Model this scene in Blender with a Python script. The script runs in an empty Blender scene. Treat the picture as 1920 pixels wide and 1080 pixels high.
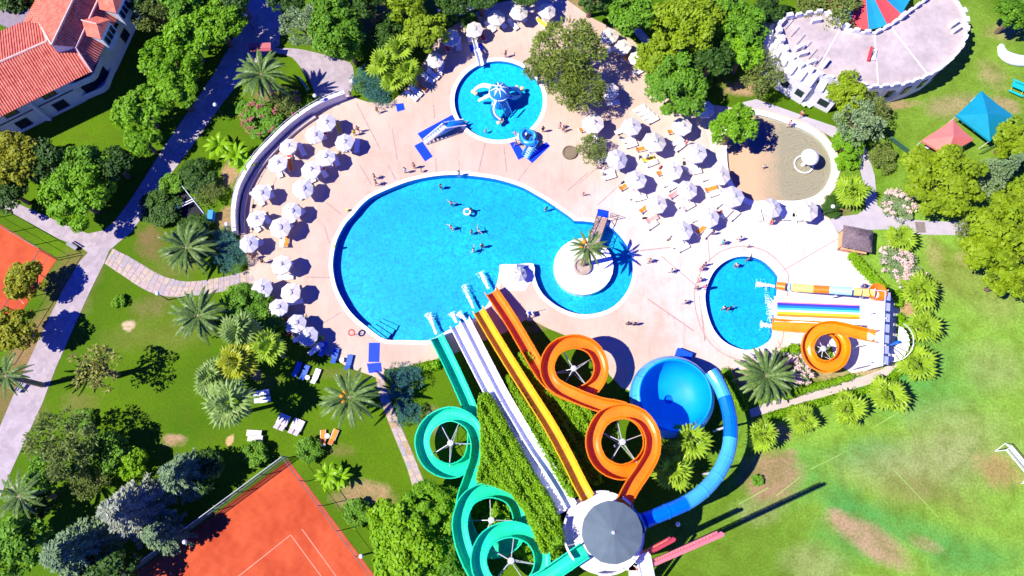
import bpy, math, random
import numpy as np
from mathutils import Vector, Matrix
from mathutils.geometry import tessellate_polygon
R = math.radians
random.seed(11); rng = np.random.default_rng(5)
scene = bpy.context.scene
col = scene.collection

# ------------------------------------------------------------------ camera, sky, sun, exposure
FPX, TILT, HGT = 1400.0, R(16), 92.0          # focal length in photo pixels, tilt from straight down, drone height
cam_d = bpy.data.cameras.new('drone_camera'); cam = bpy.data.objects.new('drone_camera', cam_d); col.objects.link(cam)
cam.location = (0, 0, HGT); cam.rotation_euler = (TILT, 0, 0)
cam_d.sensor_width = 36; cam_d.lens = FPX / 1920 * 36; cam_d.clip_start = 1; cam_d.clip_end = 3000
scene.camera = cam
SUN_EL, SUN_AZ = R(52), R(13.5)               # shadows run towards SUN_AZ (measured from +X to +Y)
sdir = Vector((-math.cos(SUN_AZ) * math.cos(SUN_EL), -math.sin(SUN_AZ) * math.cos(SUN_EL), math.sin(SUN_EL)))
world = bpy.data.worlds.new('World'); scene.world = world; world.use_nodes = True
wn = world.node_tree; bg = wn.nodes['Background']
sky = wn.nodes.new('ShaderNodeTexSky'); sky.sky_type = 'NISHITA'; sky.sun_disc = False
sky.sun_elevation = SUN_EL; sky.sun_rotation = math.atan2(sdir.x, sdir.y); sky.altitude = 1500; sky.air_density = 1.0; sky.dust_density = 0.1; sky.ozone_density = 6.0
hsv = wn.nodes.new('ShaderNodeHueSaturation'); hsv.inputs['Saturation'].default_value = 1.35; hsv.inputs['Value'].default_value = 1.1; hsv.inputs['Hue'].default_value = .54     # tint added to the sky to make the shadow fill bluer and brighter
wn.links.new(sky.outputs[0], hsv.inputs['Color']); wn.links.new(hsv.outputs[0], bg.inputs[0]); bg.inputs[1].default_value = 0.15
sl = bpy.data.lights.new('sun', 'SUN'); sl.energy = 5.0; sl.angle = R(0.5); sl.color = (1.0, 0.93, 0.79)
sun = bpy.data.objects.new('sun', sl); col.objects.link(sun); sun.rotation_euler = sdir.to_track_quat('Z', 'Y').to_euler(); sun.location = (0, 0, 120)
vs = scene.view_settings; vs.view_transform = 'Standard'; vs.look = 'None'; vs.exposure = 0.75; vs.gamma = 1; vs.use_curve_mapping = False
scene.cycles.max_bounces = 8; scene.cycles.transparent_max_bounces = 12; scene.cycles.caustics_reflective = False; scene.cycles.caustics_refractive = False

# ------------------------------------------------------------------ helpers
_s, _c = math.sin(TILT), math.cos(TILT)
def G(px, py, z=0.0):
    """where the ray through a photo pixel meets the level z: used to survey the plan of the park"""
    u = (px - 960) / FPX; v = (540 - py) / FPX
    d = (u, _s + v * _c, -_c + v * _s); t = (z - HGT) / d[2]
    return Vector((d[0] * t, d[1] * t, z))
def mpp(py, z=0.0):                              # metres per photo pixel on a row
    return (G(961, py, z) - G(960, py, z)).length
def GP(pts, z=0.0): return [G(p[0], p[1], z) for p in pts]

def tag(o, label=None, cat=None, group=None, kind=None):
    if label: o['label'] = label
    if cat: o['category'] = cat
    if group: o['group'] = group
    if kind: o['kind'] = kind
    return o
def empty(name, loc=(0, 0, 0), rz=0.0, label=None, cat=None, group=None, kind=None):
    o = bpy.data.objects.new(name, None); col.objects.link(o); o.location = loc; o.rotation_euler = (0, 0, rz)
    o.empty_display_size = 0.2
    return tag(o, label, cat, group, kind)
def link(name, me, parent=None, loc=None, rot=None, scale=None):
    o = bpy.data.objects.new(name, me); col.objects.link(o)
    if parent: o.parent = parent
    if loc is not None: o.location = loc
    if rot is not None: o.rotation_euler = rot
    if scale is not None: o.scale = scale
    return o
ORD = ['first', 'second', 'third', 'fourth', 'fifth', 'sixth', 'seventh', 'eighth', 'ninth', 'tenth', 'eleventh', 'twelfth']

class MB:
    def __init__(s): s.v = []; s.f = []; s.m = []; s.mi = 0
    def add(s, vs, fs):
        b = len(s.v); s.v += [tuple(p) for p in vs]; s.f += [tuple(i + b for i in f) for f in fs]; s.m += [s.mi] * len(fs); return s
    def box(s, c, d, rz=0.0, rx=0.0, ry=0.0):
        m = Matrix.Translation(c) @ Matrix.Rotation(rz, 4, 'Z') @ Matrix.Rotation(ry, 4, 'Y') @ Matrix.Rotation(rx, 4, 'X')
        vs = [m @ Vector((x * d[0] / 2, y * d[1] / 2, z * d[2] / 2)) for x in (-1, 1) for y in (-1, 1) for z in (-1, 1)]
        return s.add(vs, [(0, 1, 3, 2), (4, 6, 7, 5), (0, 4, 5, 1), (2, 3, 7, 6), (0, 2, 6, 4), (1, 5, 7, 3)])
    def beam(s, a, b, w, h):
        a = Vector(a); b = Vector(b); d = b - a
        q = d.to_track_quat('X', 'Z'); vs = []
        for p in (a, b):
            for y, z in ((-1, -1), (1, -1), (1, 1), (-1, 1)): vs.append(p + q @ Vector((0, y * w / 2, z * h / 2)))
        return s.add(vs, [(0, 3, 2, 1), (4, 5, 6, 7), (0, 1, 5, 4), (1, 2, 6, 5), (2, 3, 7, 6), (3, 0, 4, 7)])
    def tube(s, pts, r, n=6, caps=True):
        pts = [Vector(p) for p in pts]; rs = r if isinstance(r, (list, tuple)) else [r] * len(pts)
        vs = []; fs = []; up = None
        for i, p in enumerate(pts):
            d = (pts[min(i + 1, len(pts) - 1)] - pts[max(i - 1, 0)]).normalized()
            if up is None: up = Vector((0, 0, 1)) if abs(d.z) < 0.9 else Vector((1, 0, 0))
            x = d.cross(up).normalized(); y = x.cross(d); up = y
            for k in range(n):
                a = 2 * math.pi * k / n; vs.append(p + (x * math.cos(a) + y * math.sin(a)) * rs[i])
        for i in range(len(pts) - 1):
            for k in range(n):
                k2 = (k + 1) % n; fs.append((i * n + k, i * n + k2, (i + 1) * n + k2, (i + 1) * n + k))
        if caps:
            fs.append(tuple(range(n - 1, -1, -1))); fs.append(tuple(range((len(pts) - 1) * n, len(pts) * n)))
        return s.add(vs, fs)
    def lathe(s, prof, n=16, c=(0, 0, 0), a0=0.0, a1=2 * math.pi):
        full = abs(a1 - a0 - 2 * math.pi) < 1e-6; m = n if full else n + 1; vs = []; fs = []
        for r, z in prof:
            for k in range(m):
                a = a0 + (a1 - a0) * k / n; vs.append((c[0] + r * math.cos(a), c[1] + r * math.sin(a), c[2] + z))
        for i in range(len(prof) - 1):
            for k in range(n):
                k2 = (k + 1) % m; fs.append((i * m + k, i * m + k2, (i + 1) * m + k2, (i + 1) * m + k))
        return s.add(vs, fs)
    def poly(s, outer, holes=(), z=None, flip=False):
        rings = [[Vector((p[0], p[1], 0)) for p in r] for r in [outer] + list(holes)]
        flat = [p for r in [outer] + list(holes) for p in r]
        tris = tessellate_polygon(rings)
        vs = [(p[0], p[1], p[2] if z is None else z) for p in flat]; fs = []
        for t in tris:
            a, b, c_ = (Vector(vs[i]) for i in t)
            up = (b - a).cross(c_ - a).z > 0
            fs.append(tuple(t) if up != flip else tuple(reversed(t)))
        return s.add(vs, fs)
    def strip(s, r0, r1, closed=True):
        n = len(r0); vs = list(r0) + list(r1); fs = []
        for i in range(n if closed else n - 1):
            j = (i + 1) % n; fs.append((i, j, n + j, n + i))
        return s.add(vs, fs)
    def prism(s, pts, z0, z1, holes=()):
        s.poly(pts, holes, z1); s.poly(pts, holes, z0, flip=True)
        for r in [pts] + list(holes): s.strip([(p[0], p[1], z0) for p in r], [(p[0], p[1], z1) for p in r])
        return s
    def mesh(s, name, mats=None, smooth=False):
        me = bpy.data.meshes.new(name); me.from_pydata(s.v, [], s.f)
        if mats:
            for m in (mats if isinstance(mats, (list, tuple)) else [mats]): me.materials.append(m)
            if any(s.m): me.polygons.foreach_set('material_index', s.m)
        if smooth: me.polygons.foreach_set('use_smooth', [True] * len(me.polygons))
        me.update(); return me
    def build(s, name, mats=None, parent=None, loc=None, rot=None, smooth=False):
        return link(name, s.mesh(name, mats, smooth), parent, loc, rot)

def catmull(pts, step, closed=False):
    pts = [Vector(p) for p in pts]; n = len(pts); out = []
    for i in range(n if closed else n - 1):
        g = (lambda k: pts[k % n]) if closed else (lambda k: pts[max(0, min(n - 1, k))])
        p0, p1, p2, p3 = g(i - 1), g(i), g(i + 1), g(i + 2)
        m = max(1, int((p2 - p1).length / step + .5))
        for k in range(m):
            t = k / m
            out.append(0.5 * ((2 * p1) + (p2 - p0) * t + (2 * p0 - 5 * p1 + 4 * p2 - p3) * t * t + (3 * p1 - p0 - 3 * p2 + p3) * t ** 3))
    if not closed: out.append(pts[-1])
    return out
def area2(p): return sum(p[i - 1][0] * p[i][1] - p[i][0] * p[i - 1][1] for i in range(len(p))) / 2
def offset(p, d):                                # positive d grows the ring
    n = len(p); sg = 1 if area2(p) > 0 else -1; out = []
    for i in range(n):
        a, b, c_ = Vector(p[i - 1][:2]), Vector(p[i][:2]), Vector(p[(i + 1) % n][:2])
        t1 = (b - a).normalized(); t2 = (c_ - b).normalized()
        n1 = Vector((t1.y, -t1.x)); n2 = Vector((t2.y, -t2.x)); m = n1 + n2
        m = m.normalized() / max(0.6, m.normalized().dot(n1)) if m.length > 1e-6 else n1
        q = b + m * d * sg; out.append(Vector((q.x, q.y, p[i][2])))
    return out

# ------------------------------------------------------------------ materials
MATS = {}
def rgba(c): return (c[0], c[1], c[2], 1)
def nodes_of(name):
    m = bpy.data.materials.new(name); m.use_nodes = True; nt = m.node_tree
    return m, nt, nt.nodes['Principled BSDF']
def mixc(nt, fac, a, b, mode='MIX'):
    n = nt.nodes.new('ShaderNodeMix'); n.data_type = 'RGBA'; n.blend_type = mode
    for i, v in ((0, fac), (6, a), (7, b)):
        if isinstance(v, bpy.types.NodeSocket): nt.links.new(v, n.inputs[i])
        elif i == 0: n.inputs[0].default_value = v
        else: n.inputs[i].default_value = rgba(v)
    return n.outputs[2]
def maprange(nt, v, a, b, c=0.0, d=1.0):
    n = nt.nodes.new('ShaderNodeMapRange'); nt.links.new(v, n.inputs[0])
    for i, x in enumerate((a, b, c, d)): n.inputs[i + 1].default_value = x
    return n.outputs[0]
def math_n(nt, op, a, b=0.0):
    n = nt.nodes.new('ShaderNodeMath'); n.operation = op
    for i, v in enumerate((a, b)):
        if isinstance(v, bpy.types.NodeSocket): nt.links.new(v, n.inputs[i])
        else: n.inputs[i].default_value = v
    return n.outputs[0]
def position(nt): return nt.nodes.new('ShaderNodeNewGeometry').outputs['Position']
def noise(nt, vec, scale, detail=4, rough=.6, dist=0.0):
    n = nt.nodes.new('ShaderNodeTexNoise'); nt.links.new(vec, n.inputs['Vector'])
    n.inputs['Scale'].default_value = scale; n.inputs['Detail'].default_value = detail; n.inputs['Roughness'].default_value = rough; n.inputs['Distortion'].default_value = dist
    return n.outputs[0]
def bump(nt, bs, h, strength, dist=.05):
    b = nt.nodes.new('ShaderNodeBump'); b.inputs['Strength'].default_value = strength; b.inputs['Distance'].default_value = dist
    nt.links.new(h, b.inputs['Height']); nt.links.new(b.outputs[0], bs.inputs['Normal'])
def M(name, c, rough=.55, var=.14, scale=1.5, c2=None, bmp=0.0, spec=.35, metal=0.0, coat=0.0, fine=9.0):
    if name in MATS: return MATS[name]
    m, nt, bs = nodes_of(name); p = position(nt)
    a = tuple(x * (1 - var) for x in c); b = c2 or tuple(min(1, x * (1 + var)) for x in c)
    f1 = noise(nt, p, scale, 5, .65); f = maprange(nt, f1, .3, .7)
    base = mixc(nt, f, a, b)
    f2 = noise(nt, p, fine, 3, .6)
    base = mixc(nt, maprange(nt, f2, .35, .75, 0, min(.5, var * 1.6)), base, tuple(x * .6 for x in c))
    nt.links.new(base, bs.inputs['Base Color'])
    bs.inputs['Roughness'].default_value = rough; bs.inputs['Specular IOR Level'].default_value = spec; bs.inputs['Metallic'].default_value = metal
    bs.inputs['Coat Weight'].default_value = coat
    if bmp: bump(nt, bs, f2, bmp)
    MATS[name] = m; return m
def LEAF(name, a, b, trans=.3, rough=.55):
    if name in MATS: return MATS[name]
    m, nt, bs = nodes_of(name)
    geo = nt.nodes.new('ShaderNodeNewGeometry'); rnd = geo.outputs['Random Per Island']
    obi = nt.nodes.new('ShaderNodeObjectInfo')
    cl = noise(nt, geo.outputs['Position'], .35, 2, .5)
    f = math_n(nt, 'ADD', math_n(nt, 'MULTIPLY', rnd, .55), math_n(nt, 'MULTIPLY', cl, .45))
    c = mixc(nt, f, a, b)
    c = mixc(nt, math_n(nt, 'MULTIPLY', obi.outputs['Random'], .22), c, tuple(x * .6 for x in a))
    nt.links.new(c, bs.inputs['Base Color']); bs.inputs['Roughness'].default_value = rough; bs.inputs['Specular IOR Level'].default_value = .25
    tr = nt.nodes.new('ShaderNodeBsdfTranslucent'); nt.links.new(mixc(nt, .5, c, b), tr.inputs[0])
    mx = nt.nodes.new('ShaderNodeMixShader'); mx.inputs[0].default_value = trans
    nt.links.new(bs.outputs[0], mx.inputs[1]); nt.links.new(tr.outputs[0], mx.inputs[2])
    nt.links.new(mx.outputs[0], nt.nodes['Material Output'].inputs[0]); MATS[name] = m; return m
def patch_mix(nt, p, base, wob, patches, wob2=None):
    """turf wear, worn spots and sown areas with a place and an outline of their own"""
    for (px, py, rx, ry, rot, c, amt, soft) in patches:
        ctr = G(px, py); k = mpp(py)
        # feed each patch from the result before it, so the long chain is evaluated one patch at a time
        pv = nt.nodes.new('ShaderNodeVectorMath'); pv.operation = 'MULTIPLY_ADD'; nt.links.new(base, pv.inputs[0]); pv.inputs[1].default_value = (1e-7,) * 3; nt.links.new(p, pv.inputs[2])
        mp = nt.nodes.new('ShaderNodeMapping'); mp.vector_type = 'TEXTURE'; nt.links.new(pv.outputs[0], mp.inputs[0])
        mp.inputs[1].default_value = ctr; mp.inputs[2].default_value = (0, 0, R(rot)); mp.inputs[3].default_value = (rx * k, ry * k * 1.05, 1000)
        ln = nt.nodes.new('ShaderNodeVectorMath'); ln.operation = 'LENGTH'; nt.links.new(mp.outputs[0], ln.inputs[0])
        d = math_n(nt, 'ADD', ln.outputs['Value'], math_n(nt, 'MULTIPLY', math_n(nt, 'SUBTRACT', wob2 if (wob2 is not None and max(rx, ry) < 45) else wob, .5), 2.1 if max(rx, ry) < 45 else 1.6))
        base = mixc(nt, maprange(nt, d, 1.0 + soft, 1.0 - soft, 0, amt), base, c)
    return base

WHITE = M('white_paint', (.80, .80, .79), .5, .06)
PLASTIC = M('white_plastic', (.82, .82, .82), .35, .05, spec=.5)
STEEL = M('white_steel', (.72, .74, .78), .35, .08, metal=.0, spec=.6)
DARK = M('dark_metal', (.03, .035, .045), .5, .2)
WOODT = M('bark', (.16, .11, .075), .85, .35, 3, bmp=.5)
PALMT = M('palm_bark', (.30, .22, .15), .9, .35, 4, bmp=.6)
# ------------------------------------------------------------------ plan outlines (surveyed from the photograph onto the ground)
main_px = [(860,328),(830,329),(800,333),(765,341),(733,353),(712,362),(693,372),(676,387),(663,403),(650,417),(640,433),(632,450),(627,470),(624,497),(627,522),(633,543),(643,563),(655,582),(672,600),(692,616),(706,627),(724,637),(760,638),(800,639),(815,634),(845,617),(868,607),(890,597),(905,582),(917,567),(927,546),(933,527),(936,510),(937,497),(968,496),(1000,495),(1002,515),(1008,535),(1018,552),(1033,566),(1050,577),(1072,586),(1097,590),(1125,586),(1150,575),(1170,555),(1182,532),(1187,505),(1184,480),(1175,460),(1162,442),(1150,430),(1135,422),(1117,418),(1095,415),(1077,414),(1066,405),(1050,394),(1025,377),(1004,365),(983,353),(958,344),(933,337),(910,333),(885,330)]
kid_px = [(935 + 83 * math.cos(t * math.pi / 18), 189 + 74 * math.sin(t * math.pi / 18)) for t in range(36)]
right_px = [(1458,519),(1457,533),(1455,560),(1452,586),(1449,610),(1446,633),(1431,647),(1408,656),(1385,654),(1358,641),(1338,618),(1326,586),(1322,554),(1328,530),(1341,506),(1364,488),(1390,481),(1417,484),(1437,495)]
wade_px = [(1363,277),(1364,310),(1372,340),(1390,365),(1412,377),(1437,376),(1470,377),(1500,376),(1530,366),(1550,345),(1560,315),(1555,287),(1537,262),(1510,245),(1490,237),(1460,226),(1424,216),(1398,216),(1377,232),(1366,252)]
deck_px = [(450,441),(455,400),(466,350),(488,300),(524,255),(570,218),(612,192),(655,178),(672,186),(690,192),(730,194),(750,178),(775,150),(792,122),(806,92),(835,58),(880,30),(925,8),(1000,-8),(1060,-2),(1110,34),(1145,52),(1190,78),(1215,118),(1250,180),(1300,196),(1345,198),(1372,202),(1398,204),(1428,203),(1465,214),(1508,228),(1545,250),(1568,280),(1577,315),(1566,352),(1546,378),(1556,412),(1585,462),(1625,508),(1664,545),(1690,590),(1691,640),(1680,678),(1640,690),(1598,700),(1566,680),(1560,650),(1500,646),(1478,655),(1462,676),(1430,688),(1392,693),(1368,690),(1352,715),(1300,760),(1240,760),(1200,740),(1165,727),(1142,702),(1131,662),(1105,637),(1060,629),(1030,617),(1003,603),(985,600),(945,625),(900,642),(850,664),(820,673),(760,688),(722,692),(716,712),(690,702),(655,690),(625,672),(590,656),(553,641),(540,612),(512,592),(498,560),(484,541),(470,541),(466,500),(459,470)]
main = catmull(GP(main_px), .8, True); kid = catmull(GP(kid_px), .7, True); rightp = catmull(GP(right_px), .7, True); wade = catmull(GP(wade_px), .7, True)
deck = GP(deck_px)
POOLS = [main, kid, rightp, wade]

# ------------------------------------------------------------------ lawn
m, nt, bs = nodes_of('lawn_grass'); p = position(nt); MATS['lawn'] = m
n1 = noise(nt, p, .07, 5, .6); n2 = noise(nt, p, .45, 5, .65); n3 = noise(nt, p, 3.5, 4, .7)
c = mixc(nt, maprange(nt, n1, .35, .65), (.052, .135, .002), (.098, .20, .003))
wob = noise(nt, p, .22, 6, .7); wob2 = noise(nt, p, .9, 6, .75)
field = (.215, .40, .045); pale = (.31, .34, .13); lush = (.06, .29, .06); soil = (.36, .215, .13); dry = (.21, .17, .055); sand = (.44, .27, .17)
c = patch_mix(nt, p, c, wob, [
  (1790,640,290,330,0,field,1,.35),(1640,900,260,200,0,field,.95,.3),(1800,130,160,170,0,(.17,.30,.03),1,.3),(1860,1000,200,200,0,field,1,.35),(1780,250,120,120,0,(.17,.30,.03),.9,.3),(1380,1010,140,90,0,(.13,.25,.02),.9,.3),
  (1690,690,90,60,30,lush,.8,.6),(1640,850,75,28,0,lush,.85,.5),(1580,940,50,30,-40,lush,.8,.5),(1700,990,120,30,-20,lush,.65,.5),(1600,1010,60,40,0,lush,.65,.5),(1830,1050,90,30,0,lush,.65,.5),(1500,890,70,40,30,lush,.45,.5),(1770,740,90,40,20,lush,.35,.6),
  (1700,870,110,42,0,pale,.75,.6),(1800,840,90,60,0,pale,.75,.6),(1760,925,75,22,-25,dry,.55,.6),(1690,925,45,25,0,dry,.45,.6),(1872,883,38,26,-20,(.40,.20,.10),.7,.5),
  (1632,1015,78,26,-32,sand,.85,.35),(1575,975,22,14,-40,sand,.8,.4),(1735,1020,30,10,-20,sand,.5,.5),(1530,1060,60,30,0,pale,.6,.5),
  (1445,895,52,42,10,soil,.9,.3),(1420,960,40,20,0,pale,.6,.5),(1475,860,20,12,30,soil,.7,.4),(1465,812,16,14,0,soil,.8,.4),
  (1800,200,45,22,10,(.38,.28,.16),.75,.5),(1762,198,30,15,10,(.3,.25,.12),.6,.5),(1860,140,26,20,-60,sand,.5,.6),(1885,195,25,14,-20,sand,.7,.4),(1680,198,34,8,10,sand,.9,.4),(1880,60,30,15,0,sand,.5,.5),
  (1752,475,16,28,0,sand,.45,.5),(1790,510,60,40,20,dry,.5,.6),(1870,560,45,40,0,(.3,.3,.1),.5,.6),(1865,690,50,40,0,pale,.5,.6),(1815,485,20,14,0,sand,.5,.5),
  (1395,165,36,16,5,sand,.95,.35),(1165,50,14,10,0,sand,.7,.4),(1050,8,60,16,0,(.33,.22,.10),.85,.4),(1085,5,40,14,0,(.33,.22,.10),.8,.4),
  (282,455,25,32,20,(.21,.13,.06),.85,.35),(330,500,40,20,0,dry,.5,.5),(285,575,34,20,20,(.22,.16,.07),.6,.5),(241,611,11,10,0,(.62,.46,.30),1,.25),(235,635,40,20,0,dry,.35,.6),(330,625,60,25,0,dry,.4,.6),
  (130,520,50,40,60,(.24,.15,.07),.75,.45),(60,650,70,30,70,(.33,.18,.10),.9,.35),(20,760,40,60,70,(.24,.14,.07),.8,.4),(140,560,20,30,50,soil,.4,.5),
  (325,825,22,10,0,sand,.95,.3),(431,826,7,10,-30,(.70,.42,.24),1,.25),(482,703,9,9,0,sand,.9,.3),(150,755,30,18,0,dry,.6,.5),(690,925,46,20,-10,(.40,.25,.14),.9,.35),(650,935,26,16,0,soil,.7,.4),(640,845,22,10,0,dry,.6,.5),(640,700,60,10,0,dry,.4,.5),
  (815,790,16,26,20,(.36,.22,.13),.7,.45),(800,860,14,16,0,soil,.5,.4),(1020,605,30,10,30,(.30,.2,.10),.7,.4),(1003,598,14,8,20,soil,.8,.3),
  (434,325,18,22,0,(.48,.28,.17),.95,.3),(430,410,22,20,0,(.45,.25,.15),.9,.35),(500,180,28,10,0,(.30,.18,.09),.7,.4),(505,715,20,10,0,dry,.4,.5),
  (1620,690,34,14,-10,(.55,.36,.22),.9,.3),(1560,705,40,10,0,(.5,.33,.2),.8,.35),(1700,580,14,12,0,(.55,.30,.2),.9,.3),(1570,395,28,12,0,(.2,.13,.07),.8,.4),(1390,690,26,20,40,(.50,.30,.2),.8,.4),(1395,720,14,18,30,(.45,.28,.18),.8,.4),
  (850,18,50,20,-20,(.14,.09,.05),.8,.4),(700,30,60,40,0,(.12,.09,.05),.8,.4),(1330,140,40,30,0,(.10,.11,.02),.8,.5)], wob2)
c = mixc(nt, maprange(nt, n2, .42, .72, 0, .6), c, (.085, .13, .006))
c = mixc(nt, maprange(nt, n3, .4, .75, 0, .62), c, (.04, .08, .004))
c = mixc(nt, maprange(nt, noise(nt, p, 9, 3, .7), .55, .8, 0, .3), c, (.22, .27, .015))
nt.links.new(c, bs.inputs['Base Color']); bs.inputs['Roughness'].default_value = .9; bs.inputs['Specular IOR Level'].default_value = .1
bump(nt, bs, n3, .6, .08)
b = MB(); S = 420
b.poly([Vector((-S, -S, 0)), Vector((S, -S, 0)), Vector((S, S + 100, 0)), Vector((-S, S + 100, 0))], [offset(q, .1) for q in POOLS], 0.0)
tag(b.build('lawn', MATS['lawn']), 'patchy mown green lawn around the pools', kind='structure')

# ------------------------------------------------------------------ pool deck
m, nt, bs = nodes_of('deck_concrete'); p = position(nt); MATS['deck'] = m
n1 = noise(nt, p, .12, 5, .6); st = nt.nodes.new('ShaderNodeMapping'); st.inputs[2].default_value = (0, 0, R(35)); st.inputs[3].default_value = (1.8, .5, 1); nt.links.new(p, st.inputs[0]); n2 = noise(nt, st.outputs[0], .55, 7, .72, .8); n3 = noise(nt, p, 4, 4, .7)
c = mixc(nt, maprange(nt, n1, .38, .62), (.47, .35, .265), (.54, .425, .335))
wob = noise(nt, p, .3, 5, .7); overexposed = (.60, .53, .47)
c = patch_mix(nt, p, c, wob, [(1480,480,210,240,0,overexposed,1,.5),(1300,400,150,160,0,overexposed,.8,.5),(1180,430,120,80,0,overexposed,.4,.6),(1610,600,120,120,0,(.66,.62,.62),1,.4)])  # washed-out glare on the right deck, painted into its colour
c = mixc(nt, maprange(nt, n2, .50, .76, 0, .55), c, (.42, .25, .19))
c = mixc(nt, maprange(nt, n3, .55, .8, 0, .3), c, (.62, .52, .48))
nt.links.new(c, bs.inputs['Base Color']); bs.inputs['Roughness'].default_value = .75; bs.inputs['Specular IOR Level'].default_value = .25; bump(nt, bs, n3, .2, .02)
deck_o = empty('pool_deck', label='pale pink concrete deck around the pools', kind='structure')
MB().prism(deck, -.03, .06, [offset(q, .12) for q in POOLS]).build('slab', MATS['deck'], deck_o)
JM = M('joint_filler', (.42, .28, .25), .8, .3, 2)
JL = [((668,192),(713,280)),((675,310),(697,347)),((728,310),(742,337)),((813,197),(815,222)),((817,297),(818,322)),((910,268),(897,324)),((1000,300),(968,344)),((1104,322),(1064,358)),((612,380),(640,402)),((607,420),(618,456)),((1180,330),(1120,385)),((1327,447),(1331,492)),((1467,508),(1572,447)),((1312,555),(1322,640)),((575,520),(620,520)),((600,610),(640,585)),((1214,560),(1300,620)),((1200,470),(1290,460)),((1460,640),(1470,672)),((945,275),(950,322)),((860,300),(862,322)),((1135,300),(1085,345)),((520,330),(490,395)),((735,240),(745,300)),((1240,480),(1310,540))]
for a, q in JL:
    a, q = G(*a, .064), G(*q, .064); MB().beam(a, q, random.uniform(.10, .17), .006).build('joint_strip', JM, deck_o)
rim = offset(rightp, 1.45)
MB().strip([(q.x, q.y, .065) for q in offset(rightp, 1.33)], [(q.x, q.y, .065) for q in rim]).build('joint_strip', JM, deck_o)

# ------------------------------------------------------------------ pools
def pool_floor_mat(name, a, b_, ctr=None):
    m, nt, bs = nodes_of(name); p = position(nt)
    w = noise(nt, p, 1.5, 4, .65, 1.5); w2 = noise(nt, p, 4.2, 3, .6, 1.5); w3 = noise(nt, p, .1, 3, .5)  # ripple light of the water painted into the mosaic as mottled blues
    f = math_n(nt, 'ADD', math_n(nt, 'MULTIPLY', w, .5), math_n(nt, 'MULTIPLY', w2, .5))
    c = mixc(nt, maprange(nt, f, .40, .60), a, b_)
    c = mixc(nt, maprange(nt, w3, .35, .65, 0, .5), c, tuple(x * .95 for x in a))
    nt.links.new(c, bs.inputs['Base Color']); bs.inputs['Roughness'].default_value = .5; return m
def water_mat(name, tint, amp=.22, scale=2.2, rough=.06):
    m, nt, bs = nodes_of(name); nt.nodes.remove(bs); p = position(nt)
    h = math_n(nt, 'ADD', noise(nt, p, scale, 3, .6, 1.0), math_n(nt, 'MULTIPLY', noise(nt, p, scale * 3, 2, .5, .5), .5))
    bp = nt.nodes.new('ShaderNodeBump'); bp.inputs['Strength'].default_value = amp; bp.inputs['Distance'].default_value = .25; nt.links.new(h, bp.inputs['Height'])
    gl = nt.nodes.new('ShaderNodeBsdfGlossy'); gl.inputs['Roughness'].default_value = rough; nt.links.new(bp.outputs[0], gl.inputs['Normal'])
    tr = nt.nodes.new('ShaderNodeBsdfTransparent'); tr.inputs[0].default_value = rgba(tint)
    fr = nt.nodes.new('ShaderNodeFresnel'); fr.inputs[0].default_value = 1.33; nt.links.new(bp.outputs[0], fr.inputs[1])
    mx = nt.nodes.new('ShaderNodeMixShader'); nt.links.new(fr.outputs[0], mx.inputs[0]); nt.links.new(tr.outputs[0], mx.inputs[1]); nt.links.new(gl.outputs[0], mx.inputs[2])
    nt.links.new(mx.outputs[0], nt.nodes['Material Output'].inputs[0]); return m
PF = pool_floor_mat('pool_mosaic_ripples', (.0, .29, .58), (.0, .62, .80)); PFK = pool_floor_mat('kid_mosaic_ripples', (.0, .36, .70), (.0, .68, .88))
PW = M('pool_wall_tile', (.0, .26, .85), .4, .1, 2)
WATER = water_mat('pool_water', (.86, .96, .995)); COPE = M('coping_stone', (.86, .83, .79), .6, .06, 1)
def pool(name, ring, depth, fm, wm, label, cw=.5, holes=(), wall=PW, cope=COPE):
    o = empty(name, label=label, kind='structure'); ring = [Vector((q.x, q.y, 0)) for q in ring]; wr = offset(ring, .05)
    MB().poly(ring, holes, -depth).build('basin_floor', fm, o)
    MB().strip([(q.x, q.y, -depth) for q in ring], [(q.x, q.y, .04) for q in ring]).build('basin_wall', wall, o)
    MB().poly(ring, holes, -.10).build('water', wm, o)
    r1 = offset(ring, cw); MB().prism(r1, -.1, .10, [ring]).build('coping', cope, o, )
    return o
isl = catmull([G(1094 + 56 * math.cos(t * math.pi / 12), 500 + 53 * math.sin(t * math.pi / 12)) for t in range(24)], .8, True)
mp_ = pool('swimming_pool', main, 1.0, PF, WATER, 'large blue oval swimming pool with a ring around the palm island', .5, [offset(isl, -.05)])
for i in range(4):
    a, q = G(688 + 5 * i, 612 - 2 * i), G(722 + 4 * i, 638 - 5 * i); a.z = q.z = -.22 - .22 * i
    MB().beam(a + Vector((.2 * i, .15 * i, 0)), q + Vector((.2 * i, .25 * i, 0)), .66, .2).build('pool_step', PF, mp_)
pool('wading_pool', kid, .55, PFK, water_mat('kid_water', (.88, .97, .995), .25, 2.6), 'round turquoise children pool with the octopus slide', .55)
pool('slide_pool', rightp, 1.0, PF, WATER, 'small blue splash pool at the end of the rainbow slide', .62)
m, nt, bs = nodes_of('paddling_floor'); p = position(nt)
sx = nt.nodes.new('ShaderNodeSeparateXYZ'); nt.links.new(p, sx.inputs[0])
w = noise(nt, p, .35, 5, .65); xx = math_n(nt, 'ADD', sx.outputs[0], math_n(nt, 'MULTIPLY', math_n(nt, 'SUBTRACT', w, .5), 4.0))
wv = nt.nodes.new('ShaderNodeTexWave'); wv.wave_type = 'RINGS'; wv.rings_direction = 'Z'
vm = nt.nodes.new('ShaderNodeMapping'); vm.vector_type = 'POINT'; vm.inputs[1].default_value = -G(1500, 310); nt.links.new(p, vm.inputs[0]); nt.links.new(vm.outputs[0], wv.inputs[0])
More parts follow.
